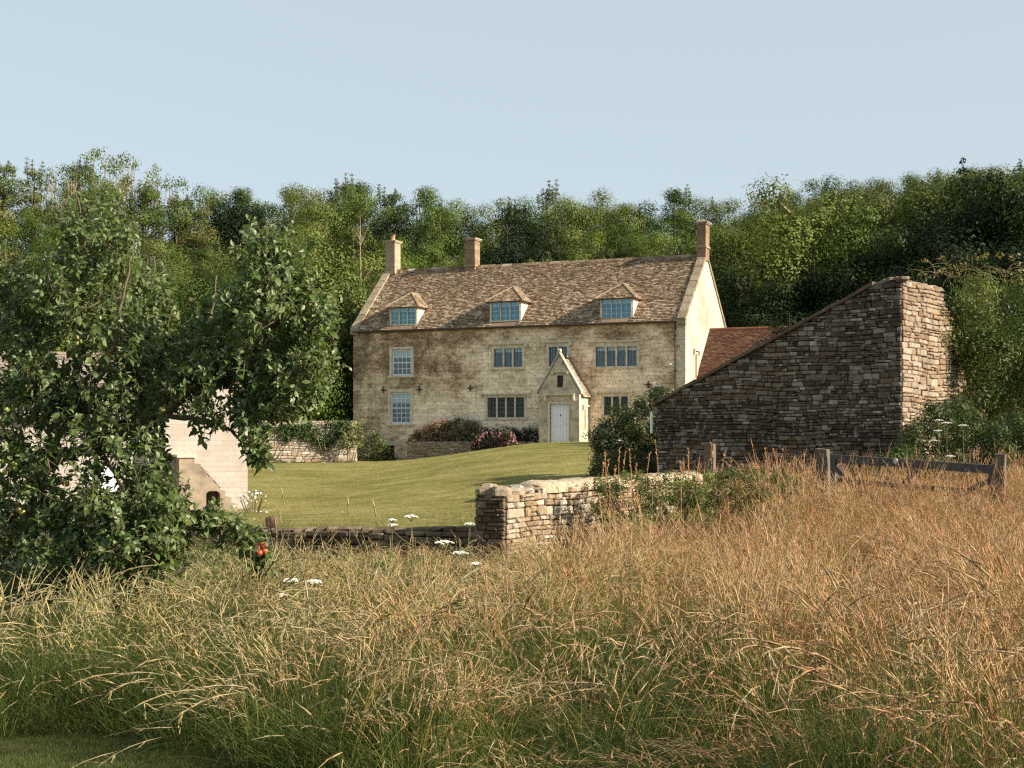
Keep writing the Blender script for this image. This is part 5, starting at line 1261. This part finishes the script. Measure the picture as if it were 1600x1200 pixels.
edge = 7.9 - .62 * (X + 2.0) + .35 * np.sin(X * 2.1)       # mown strip in the near left corner
bd = boundary(X)
keep = (Y > edge) & (Y < bd - .30) & ~((X > 3.9) & (Y > 33.0 + (9.4 - X) * .72 - .5)) & ~((X > 9.2) & (Y > 33 + (X - 9.2) * 1.4))
X, Y, edge = X[keep], Y[keep], edge[keep]; n = len(X); nz = vnoise(X + 50, Y, 1.6, 5); nz2 = vnoise(X + 20, Y + 9, .9, 6); gr_ = np.clip(.80 - .10 * X - .45 * (nz - .5) * 2 - .02 * (Y - 10), 0, 1)
u = rs.rand(n); idx = np.where(u < gr_ * .88, rs.choice([3, 4, 7], n), rs.choice([0, 1, 2, 5, 6, 1], n)); pl_ = (rs.rand(n) < np.where(Y < 9.5, .16, np.where(Y < 12.5, .08, .03))); idx = np.where(pl_, rs.choice([8, 9], n), idx)
nz3 = vnoise(X + 33, Y + 4, .55, 9); hs = (.36 + .60 * nz2 + .42 * nz3) * rs.uniform(.8, 1.2, n)
hs *= np.where(Y > 20, .92, 1.0) * np.clip((Y - edge) / 1.0 + .55, .5, 1); low_ = (X > 3.2) & (Y > 19); hs = np.where(low_, hs * np.where(Y > 19.5, 1.34, 1.15), hs)
hs *= 1 - np.where(X < .9, .55, .30) * np.where(X < .9, sst(11.5, 16, Y), sst(14.5, 19.5, Y)) * (X < 3.2)
gap = vnoise(X * 1.0 + 7, Y + 2, .8, 21); hs *= np.where(gap < .24, .38, 1)
Zg = ground_z(X, Y); ws = rs.uniform(.9, 1.15, n) * (1 + .012 * Y)
meadow = scatter_object("meadow_grass", np.stack([X, Y, Zg], 1), np.stack([rs.normal(0, .07, n), rs.normal(0, .07, n), rs.uniform(0, 6.28, n)], 1), np.stack([ws, ws, hs], 1), idx, gcol)
tag(meadow, kind="stuff"); print("meadow tufts", n)
# mown corner and the lawn's fringe
n = 11000; X = rs.uniform(-4.6, 1.5, n); Y = rs.uniform(4.5, 9.2, n); e = 8.1 - .62 * (X + 2.0); k = Y < e; X, Y = X[k], Y[k]; n = len(X)
tf = scatter_object("mown_grass", np.stack([X, Y, ground_z(X, Y)], 1), np.stack([np.zeros(n), np.zeros(n), rs.uniform(0, 6.28, n)], 1), np.stack([np.full(n, 1.)]*3, 1) * rs.uniform(.7, 1.2, (n, 1)), np.zeros(n), tcol); tag(tf, kind="stuff")

# ------------------------------------------------------------------ shrubs, creepers, flowers
def shrub(name, base, clumps, size, per, cols, label, cat, seed, mat=None, stems=6, flowers=None, group=None, part="foliage", flat=.85, shell=.3, aspect=.55, droop=.3):
    """clumps are relative to base; stems run from the base into the clumps; flowers = (count, size, colours, name)"""
    rs_ = np.random.RandomState(seed); rg = random.Random(seed); root = empty(name, base); V, Fc, lt_, K = cloud(clumps, per, size, rs_, cols, .3, flat, max(shell, .5), aspect, droop, .45)
    mesh_np(part, V, Fc, lt_, K, mat or M_BUSH, root); st_ = MB()
    for i in range(stems):
        c = rg.choice(clumps); q = Vector(c[:3]); b = Vector((q.x * .35, q.y * .35, -.1)) if abs(q.x) < 3 else Vector((q.x * .8, q.y * .8, -.1)); st_.tube([b, b.lerp(q, .5) + Vector((rg.uniform(-.05,.05), 0, .03)), q], [.022, .015, .006], 5)
    st_.build("stems", M_BARK, root)
    if flowers:
        nf, fs_, fc, fn = flowers; m = MB()
        for i in range(nf):
            c = rg.choice(clumps); d = rand_unit(1, rs_)[0]; d[1] = -abs(d[1]); d[2] = d[2] * .9 + .2; p = Vector((c[0] + d[0]*c[3]*1.05, c[1] + d[1]*c[3]*1.05, c[2] + d[2]*c[3])); k = fs_ * rg.uniform(.6, 1.3); cc = rg.choice(fc); n = 6; o = [(p.x, p.y, p.z)]
            nx = Vector((d[0], d[1] - .6, d[2] + .4)).normalized(); a = nx.orthogonal().normalized(); b = nx.cross(a)
            for j in range(n): t = 6.283*j/n; v = p + (a*math.cos(t) + b*math.sin(t))*k*rg.uniform(.7, 1.1) + nx*k*.25; o.append(tuple(v))
            m.add(o, [(0, j+1, (j+1) % n + 1) for j in range(n)], vary(rg, cc, .8, 1.1))
        m.build(fn, M_PETAL, root)
    tag(root, label, cat, group); return root
def px_clumps(lst, base):
    """(px,py,Y,r) to clumps relative to base"""
    out = []
    for px_, py_, Y, r in lst: p = at(px_, py_, Y) - Vector(base); out.append((p.x, p.y, p.z, r))
    return out
def blob_fill(px0, px1, top, bot, Y, rpx, n, seed, dy=1.2):
    """clumps spread between a top and a bottom line (functions of px)"""
    rg = random.Random(seed); out = []
    for i in range(n):
        px_ = rg.uniform(px0, px1); t, b = top(px_), bot(px_); py_ = t + (b - t) * rg.random() ** 1.0; r = rpx * Y / F * rg.uniform(.7, 1.25)
        out.append((px_, py_ + rpx * .6, Y + rg.uniform(-dy, dy), r))
    return out
I1 = lambda a: (lambda p: float(np.interp(p, [q[0] for q in a], [q[1] for q in a])))

# dark rose bush between house and barn
b = at(990, 740, 43.5); b.z = gz(b.x, b.y)
shrub("rose_bush", b, px_clumps(blob_fill(938, 1050, I1([(938,676),(955,640),(980,620),(1005,610),(1040,602)]), lambda p: 735, 43.5, 17, 140, 1), b), .085, 2200, [(.045,.062,.020), (.06,.075,.024), (.035,.05,.018), (.10,.10,.035)], "big dark rose bush with small cream flowers between the porch and the barn", "bush", 61, flowers=(60, .028, [(.60,.56,.40), (.62,.60,.52), (.45,.40,.24)], "blossom"), stems=14)
b = at(925, 700, 66); b.z = gz(b.x, b.y)
shrub("low_shrub", b, px_clumps(blob_fill(912, 950, I1([(912,676),(930,667),(950,664)]), lambda p: 690, 66, 8, 14, 2), b), .10, 500, [(.07,.06,.03), (.05,.055,.02)], "low brownish shrub at the right foot of the porch", "bush", 62, stems=5)
# creeper mound on the right
b = at(1540, 700, 38.5); b.z = gz(b.x, b.y)
cl = px_clumps(blob_fill(1462, 1680, I1([(1458,475),(1475,438),(1500,422),(1540,420),(1600,432),(1680,440)]), I1([(1458,510),(1480,600),(1500,650),(1680,690)]), 38.4, 32, 120, 3, 2.0), b)
cr = shrub("creeper_mound", b, cl, .10, 1300, [(.085,.115,.026), (.07,.10,.022), (.11,.125,.032), (.045,.07,.017)], "big mound of green climbing creeper behind the barn's broken sunlit wall", "creeper", 63, stems=20, aspect=.42)
m = MB(); rg = random.Random(4)   # curling shoots
for i in range(34):
    px_ = rg.uniform(1440, 1640); p = at(px_, rg.uniform(425, 450), 38.6) - b; a = rg.uniform(0, 6.28); pts = [p]; d = Vector((rg.uniform(-.5,.5), rg.uniform(-.3,.3), 1)).normalized(); cv = rg.uniform(-.5, .5)
    for k in range(7): d = (d + Vector((cv, 0, -.12 * k * .5))).normalized(); pts.append(pts[-1] + d * rg.uniform(.07, .13))
    m.tube(pts, [.008, .007, .006, .005, .005, .004, .004, .003], 4, (1,1,1))
m.build("shoots", plain_mat("reddish_vine", (.30,.22,.10), .7), cr)
V, Fc, lt_, K = cloud([tuple(at(rg.uniform(1440, 1640), rg.uniform(398, 432), 38.6) - b) + (.11,) for _ in range(34)], 900, .08, rs, [(.22,.20,.07), (.28,.18,.08)]); mesh_np("young_leaves", V, Fc, lt_, K, M_BUSH, cr)
# nettles and brambles behind the gate
b = at(1500, 740, 31); b.z = gz(b.x, b.y)
shrub("bramble_thicket", b, px_clumps(blob_fill(1400, 1660, I1([(1400,690),(1430,650),(1450,625),(1500,620),(1560,640),(1660,650)]), lambda p: 760, 31, 17, 200, 5, 1.5), b), .08, 2600, [(.065,.090,.024), (.045,.07,.02), (.09,.11,.035), (.03,.05,.015)], "green bramble and nettle thicket behind the field gate", "thicket", 64, stems=24, aspect=.4)
b = at(1370, 760, 29); b.z = gz(b.x, b.y)
shrub("nettle_clump", b, px_clumps(blob_fill(1340, 1425, I1([(1340,735),(1370,710),(1425,690)]), lambda p: 770, 29, 13, 60, 6, .8), b), .065, 3200, [(.05,.075,.022), (.07,.10,.03)], "dark nettle clump at the foot of the barn's sunlit corner", "weeds", 65, stems=10, aspect=.4)
for i, (x0, x1, ty, by, Y, nn, lb) in enumerate(((930, 1110, 734, 820, 22.6, 74, "tall green weeds growing along the far end of the dry stone wall"), (1105, 1235, 728, 800, 23.5, 50, "tall green weeds before the barn's low left half"), (940, 1010, 800, 860, 21.3, 18, "low green weeds at the foot of the sunlit dry stone wall"), (1215, 1275, 742, 800, 24.5, 22, "leafy weeds left of the thick gate post"), (672, 745, 930, 1000, 10.6, 16, "dark leafy weeds in the middle of the meadow below the wall pier"), (900, 945, 1040, 1090, 8.6, 9, "small dark broadleaf weed low in the meadow"), (1290, 1340, 905, 965, 12.5, 12, "dark green weeds in the meadow below the thick gate post"), (560, 610, 1010, 1050, 9.4, 8, "leafy weed low in the meadow left of centre"), (1490, 1560, 930, 1000, 11.5, 12, "dark weeds in the meadow below the slim gate post"))):
    b = at((x0+x1)/2, 800, Y); b.z = gz(b.x, b.y)
    o = shrub("weed_clump", b, px_clumps(blob_fill(x0, x1, lambda p: ty, lambda p: by, Y, 12, int(nn*1.8), 70+i, .7), b), .055, 5200, [(.085,.11,.03), (.12,.135,.045), (.16,.15,.06), (.06,.085,.025)], lb, "weeds", 80+i, stems=14, aspect=.35, droop=.6)
    if i > 3: continue
    m = MB(); rg = random.Random(90+i)
    for k in range(16):
        p = at(rg.uniform(x0, x1), ty + rg.uniform(-5, 30), Y + rg.uniform(-.6,.6)) - b; q = p + Vector((rg.uniform(-.08,.08), 0, rg.uniform(.15,.42))); m.tube([Vector((p.x, p.y, 0)), p, q], [.007, .005, .003], 4)
        for j in range(14): w = p.lerp(q, .2 + .8*rg.random()); m.tube([w, w + Vector((rg.uniform(-.03,.03), rg.uniform(-.03,.03), .03))], [.007, .004], 3)
    m.build("dock_spikes", plain_mat("rust_seed_spike_%d" % i, (.38,.20,.09), .9), o)
# dark shrubs in front of the barn wall's foot hide; dark gap bush left of barn corner
# flower bed shrubs in house frame
def hp(px_, py_, off): x = fx(px_, off); p = H0 + UX*x + UY*off; return Vector((p.x, p.y, (HOR - py_) * p.y / F))
def house_clumps(px0, px1, top, bot, off, rpx, n, seed, base, dy=.35):
    rg = random.Random(seed); out = []
    for i in range(n):
        px_ = rg.uniform(px0, px1); t, bb = top(px_), bot(px_); p = hp(px_, t + (bb-t)*rg.random() + rpx*.5, off + rg.uniform(-dy, dy)) - base; out.append((p.x, p.y, p.z, rpx * 74 / F * rg.uniform(.7, 1.2)))
    return out
for i, (x0, x1, tp, bt_, off, nn, cols, fl, lb, cat) in enumerate((
  (640, 700, [(640,684),(655,668),(680,656),(700,654)], 690, -.85, 50, [(.16,.115,.05), (.12,.10,.04), (.20,.14,.07)], (260, .045, [(.30,.11,.13), (.36,.16,.18), (.24,.08,.09)], "blossom"), "mauve flowering catmint mound at the left end of the bed", "flower bush"),
  (692, 752, [(692,658),(715,652),(735,650),(752,664)], 688, -.75, 50, [(.11,.12,.04), (.08,.09,.03), (.15,.13,.06)], (170, .04, [(.26,.12,.13), (.30,.18,.16)], "blossom"), "tall olive and mauve shrub in the middle of the bed", "flower bush"),
  (738, 800, [(738,682),(760,672),(790,669),(800,676)], 702, -1.75, 42, [(.08,.10,.03), (.06,.075,.025)], (300, .06, [(.24,.085,.11), (.30,.13,.15), (.19,.055,.08)], "blossom"), "bright pink flowering bush spilling over the bed wall", "flower bush"),
  (796, 840, [(796,668),(840,667)], 690, -.8, 30, [(.045,.045,.022), (.06,.055,.028)], None, "low dark clipped hedge between the pink bush and the porch", "hedge"),
  (748, 800, [(748,668),(800,667)], 686, -.5, 26, [(.05,.05,.022), (.07,.06,.03)], None, "dark low hedge behind the pink bush", "hedge"))):
    base = hp((x0+x1)/2, bt_, off); shrub("flower_bush" if fl else "clipped_hedge", base, house_clumps(x0, x1, I1(tp), lambda p: bt_, off, 8, int(nn*1.3), 100+i, base), .10, 1000, cols, lb, cat, 110+i, flowers=fl, stems=8)
# leafy shrub at the house's left corner, small tree shoots on the wall
base = hp(572, 722, -.9); shrub("corner_shrub", base, house_clumps(548, 612, I1([(548,700),(560,672),(580,668),(600,690),(612,705)]), lambda p: 722, -.9, 9, 56, 120, base, .6), .15, 330, [(.12,.15,.045), (.16,.18,.06), (.09,.12,.035), (.20,.20,.09)], "pale green leafy shrub at the farmhouse's left corner by the cellar opening", "bush", 121, stems=10)
base = at(545, 690, 72.6); base.z = -1.4; shrub("wall_end_creeper", base, px_clumps(blob_fill(536, 566, I1([(536,664),(550,655),(566,652)]), lambda p: 690, 72.7, 8, 34, 122, .3), base), .13, 380, [(.11,.14,.04), (.15,.17,.06)], "light green creeper climbing where the garden wall meets the house", "creeper", 123, stems=6)
# ivy hanging over the garden wall (three curtains)
for i, (x0, x1, tp, bt_) in enumerate(((388, 424, [(388,662),(424,664)], [(388,684),(405,690),(424,678)]), (436, 474, [(436,664),(474,662)], [(436,680),(455,690),(474,676)]), (472, 548, [(472,663),(548,658)], [(472,684),(500,700),(515,703),(530,684),(548,668)]))):
    Y = 71.6; base = at((x0+x1)/2, 700, Y - .25); rg = random.Random(130+i); cl = []
    for k in range(int((x1-x0) * 1.6)): px_ = rg.uniform(x0, x1); t, bb = I1(tp)(px_), I1(bt_)(px_); yy = 73.5 - (558-px_)/228*2.5; p = at(px_, t + (bb-t)*rg.random(), yy - .22) - base; cl.append((p.x, p.y, p.z, .20))
    shrub("ivy", base, cl, .12, 500, [(.045,.085,.022), (.065,.11,.028), (.035,.065,.018)], ("dark ivy at the left end of the garden wall", "narrow ivy patch in the middle of the garden wall", "broad ivy curtain hanging lowest, at the garden wall's right half")[i], "ivy", 140+i, stems=4, flat=.8, shell=.2)
# daisies by the outbuilding
base = at(395, 802, 38.5); base.z = gz(base.x, base.y); shrub("daisy_bush", base, px_clumps(blob_fill(362, 428, I1([(362,785),(385,764),(400,760),(428,780)]), lambda p: 800, 38.5, 5, 30, 150, .5), base), .05, 900, [(.12,.15,.05), (.16,.18,.07)], "airy clump of white daisies at the outbuilding's right corner", "flower bush", 151, flowers=(80, .028, [(.70,.68,.62)], "blossom"), stems=12, aspect=.25)
# dark hedge row beyond the low gap left of the barn and a shrub under the right bank
base = at(905, 735, 40); base.z = gz(base.x, base.y); shrub("bank_shrub", base, px_clumps(blob_fill(925, 1030, I1([(925,712),(950,702),(1030,700)]), lambda p: 742, 41, 11, 60, 152, .7), base), .08, 1600, [(.05,.065,.022), (.09,.09,.035), (.12,.11,.05)], "low rough shrub on the bank below the rose bush", "bush", 153, stems=8)

# ------------------------------------------------------------------ cow parsley and other tall stems in the meadow
M_UMBEL = plain_mat("umbel_white", (.78,.74,.66), .8, 20, .15, .002); M_GSTEM = plain_mat("green_stem", (.13,.15,.06), .7)
def umbellifer(px_, py_, Y, r, label, nh=1, seed=0, seedy=False):
    rg = random.Random(seed); p = at(px_, py_, Y); g = gz(p.x, p.y); H = p.z - g; root = empty("cow_parsley", (p.x, p.y, g)); st_ = MB(); lx = rg.uniform(-.05, .05)
    j = Vector((lx*.5, 0, H*.62)); st_.tube([(0, 0, -.1), (0, 0, H*.3), j, (lx, 0, H - r*.9)], [.008, .007, .006, .004], 6)
    heads = [Vector((lx, 0, H))] + [Vector((lx + rg.choice((-1,1))*rg.uniform(.12,.24), rg.uniform(-.1,.1), H*rg.uniform(.8, .95))) for _ in range(nh - 1)]
    for k, h in enumerate(heads):
        hub = h - Vector((0, 0, r*.8))
        if k: st_.tube([j, (j + hub)/2 + Vector((0, 0, -.02)), hub], [.005, .004, .003], 5)
        um = MB(); rr = r * (1 if k == 0 else rg.uniform(.6, .9))
        for a in range(16):
            t = a * 2.4; q = rr * math.sqrt((a + .5) / 16); e = h + Vector((math.cos(t)*q, math.sin(t)*q, -.25*rr*(q/rr)**2 + rg.uniform(-.004,.004))); st_.tube([hub, e], [.0022, .0015], 3)
            for c in range(9): f = e + Vector((rg.uniform(-1,1)*rr*.17, rg.uniform(-1,1)*rr*.17, rg.uniform(0,.008))); s_ = .008; um.add([f + Vector((-s_,0,0)), f + Vector((0,-s_,.002)), f + Vector((s_,0,0)), f + Vector((0,s_,.002)), f + Vector((0,0,.008))], [(0,1,4), (1,2,4), (2,3,4), (3,0,4)])
        um.build("umbel", M_UMBEL if not seedy else M_GSTEM, root)
    st_.build("stem", M_GSTEM, root); rs_ = np.random.RandomState(seed)
    V, Fc, lt_, K = cloud([(rg.uniform(-.12,.12), rg.uniform(-.12,.12), H*rg.uniform(.1,.5), .10) for _ in range(5)], 2600, .045, rs_, [(.09,.13,.04), (.06,.10,.03)]); mesh_np("foliage", V, Fc, lt_, K, M_BUSH, root)
    tag(root, label, "wildflower", "white umbel flowers in the long grass")
for i, (a, b_, Y, r, lb, nh) in enumerate(((648,806,17,.085,"tallest white umbel flower against the lawn, left of the broken wall pier",2),(700,846,15,.10,"white flat umbel flower just left of the broken wall pier",2),(730,818,18.5,.07,"small white umbel touching the broken wall pier",1),(462,906,11,.055,"left umbel of the white pair above the green sward",1),(492,908,11,.06,"right umbel of the white pair above the green sward",2),
    (1480,660,28,.10,"white umbel in the thicket above the gate's middle",3),(1508,664,28.5,.10,"white umbel in the thicket right of the gate's middle",1),(1484,712,26,.09,"lowest white umbel just above the gate rail",1),(1468,656,29,.09,"highest white umbel in the thicket behind the gate",1),(675,900,13,.05,"green seeded umbel stem in the middle of the meadow",3),(745,880,14,.05,"small pale umbel among grass below the broken pier",1),(612,812,18,.055,"faint white umbel at the lawn's front edge",1))):
    umbellifer(a, b_, Y, r, lb, nh, 200+i, i == 9)
# single tall dry grass stalks standing above the sward
rgs = random.Random(12)
def stalk(px_, py_, Y, label):
    p = at(px_, py_, Y); g = gz(p.x, p.y); H = p.z - g; V, Fl, K = [], [], []; P_ = curve_pts(0, 0, rgs.uniform(0, 6.28), .02, rgs.uniform(.05,.25), H, 12)
    ribbon(V, Fl, K, P_, .006, .004, .5, .4, 1, .8, rgs); seed_head(V, Fl, K, P_[9:], .011, .3, rgs, 26); o = mesh_np("grass_stalk", np.array(V), [i for f in Fl for i in f], [len(f) for f in Fl], np.array(K), M_GRASS); o.location = (p.x, p.y, g); tag(o, label, "grass stalk", "single tall grass stalks")
for px_, py_, Y, lb in ((453,752,17,"tall thin grass stalk standing before the lawn right of the daisies"),(548,768,17,"grass stalk before the middle of the lawn, left one of two"),(596,772,17.5,"grass stalk before the middle of the lawn, right one of two"),(733,776,19,"tall grass stalk touching the left side of the broken pier"),(1246,690,25,"tallest pale stalk in front of the barn wall"),(1188,680,25,"rusty stalk in front of the barn wall left of the gate")): stalk(px_, py_, Y, lb)
# ragged grass left uncut along walls, house foot and lawn edge
n = 900; rs = np.random.RandomState(31); pts = []
for a_, b_, off in ((W0 - wnm*.75, W0 + wd*WL - wnm*.75, .25), (LW0 - ln*.65, LW0 + ld*10 - ln*.65, .25), (G0 + gn*.15, G1 + gn*.15, .2), (H0 + UX*9.4 - UY*.2 + UX*5.4, H0 + UX*HL - UY*.2, .2)):
    m_ = int((b_ - a_).length * 9)
    for i in range(m_): q = a_.lerp(b_, rs.rand()); pts.append((q.x + rs.normal(0, off*.6), q.y + rs.normal(0, off*.6)))
pts = np.array(pts); n = len(pts); sc_ = rs.uniform(.25, .6, n)
eg = scatter_object("edge_grass", np.column_stack([pts, ground_z(pts[:, 0], pts[:, 1])]), np.column_stack([np.zeros(n), np.zeros(n), rs.uniform(0, 6.28, n)]), np.column_stack([sc_*1.3, sc_*1.3, sc_]), rs.choice([3, 7, 7, 1], n), gcol); tag(eg, kind="stuff")
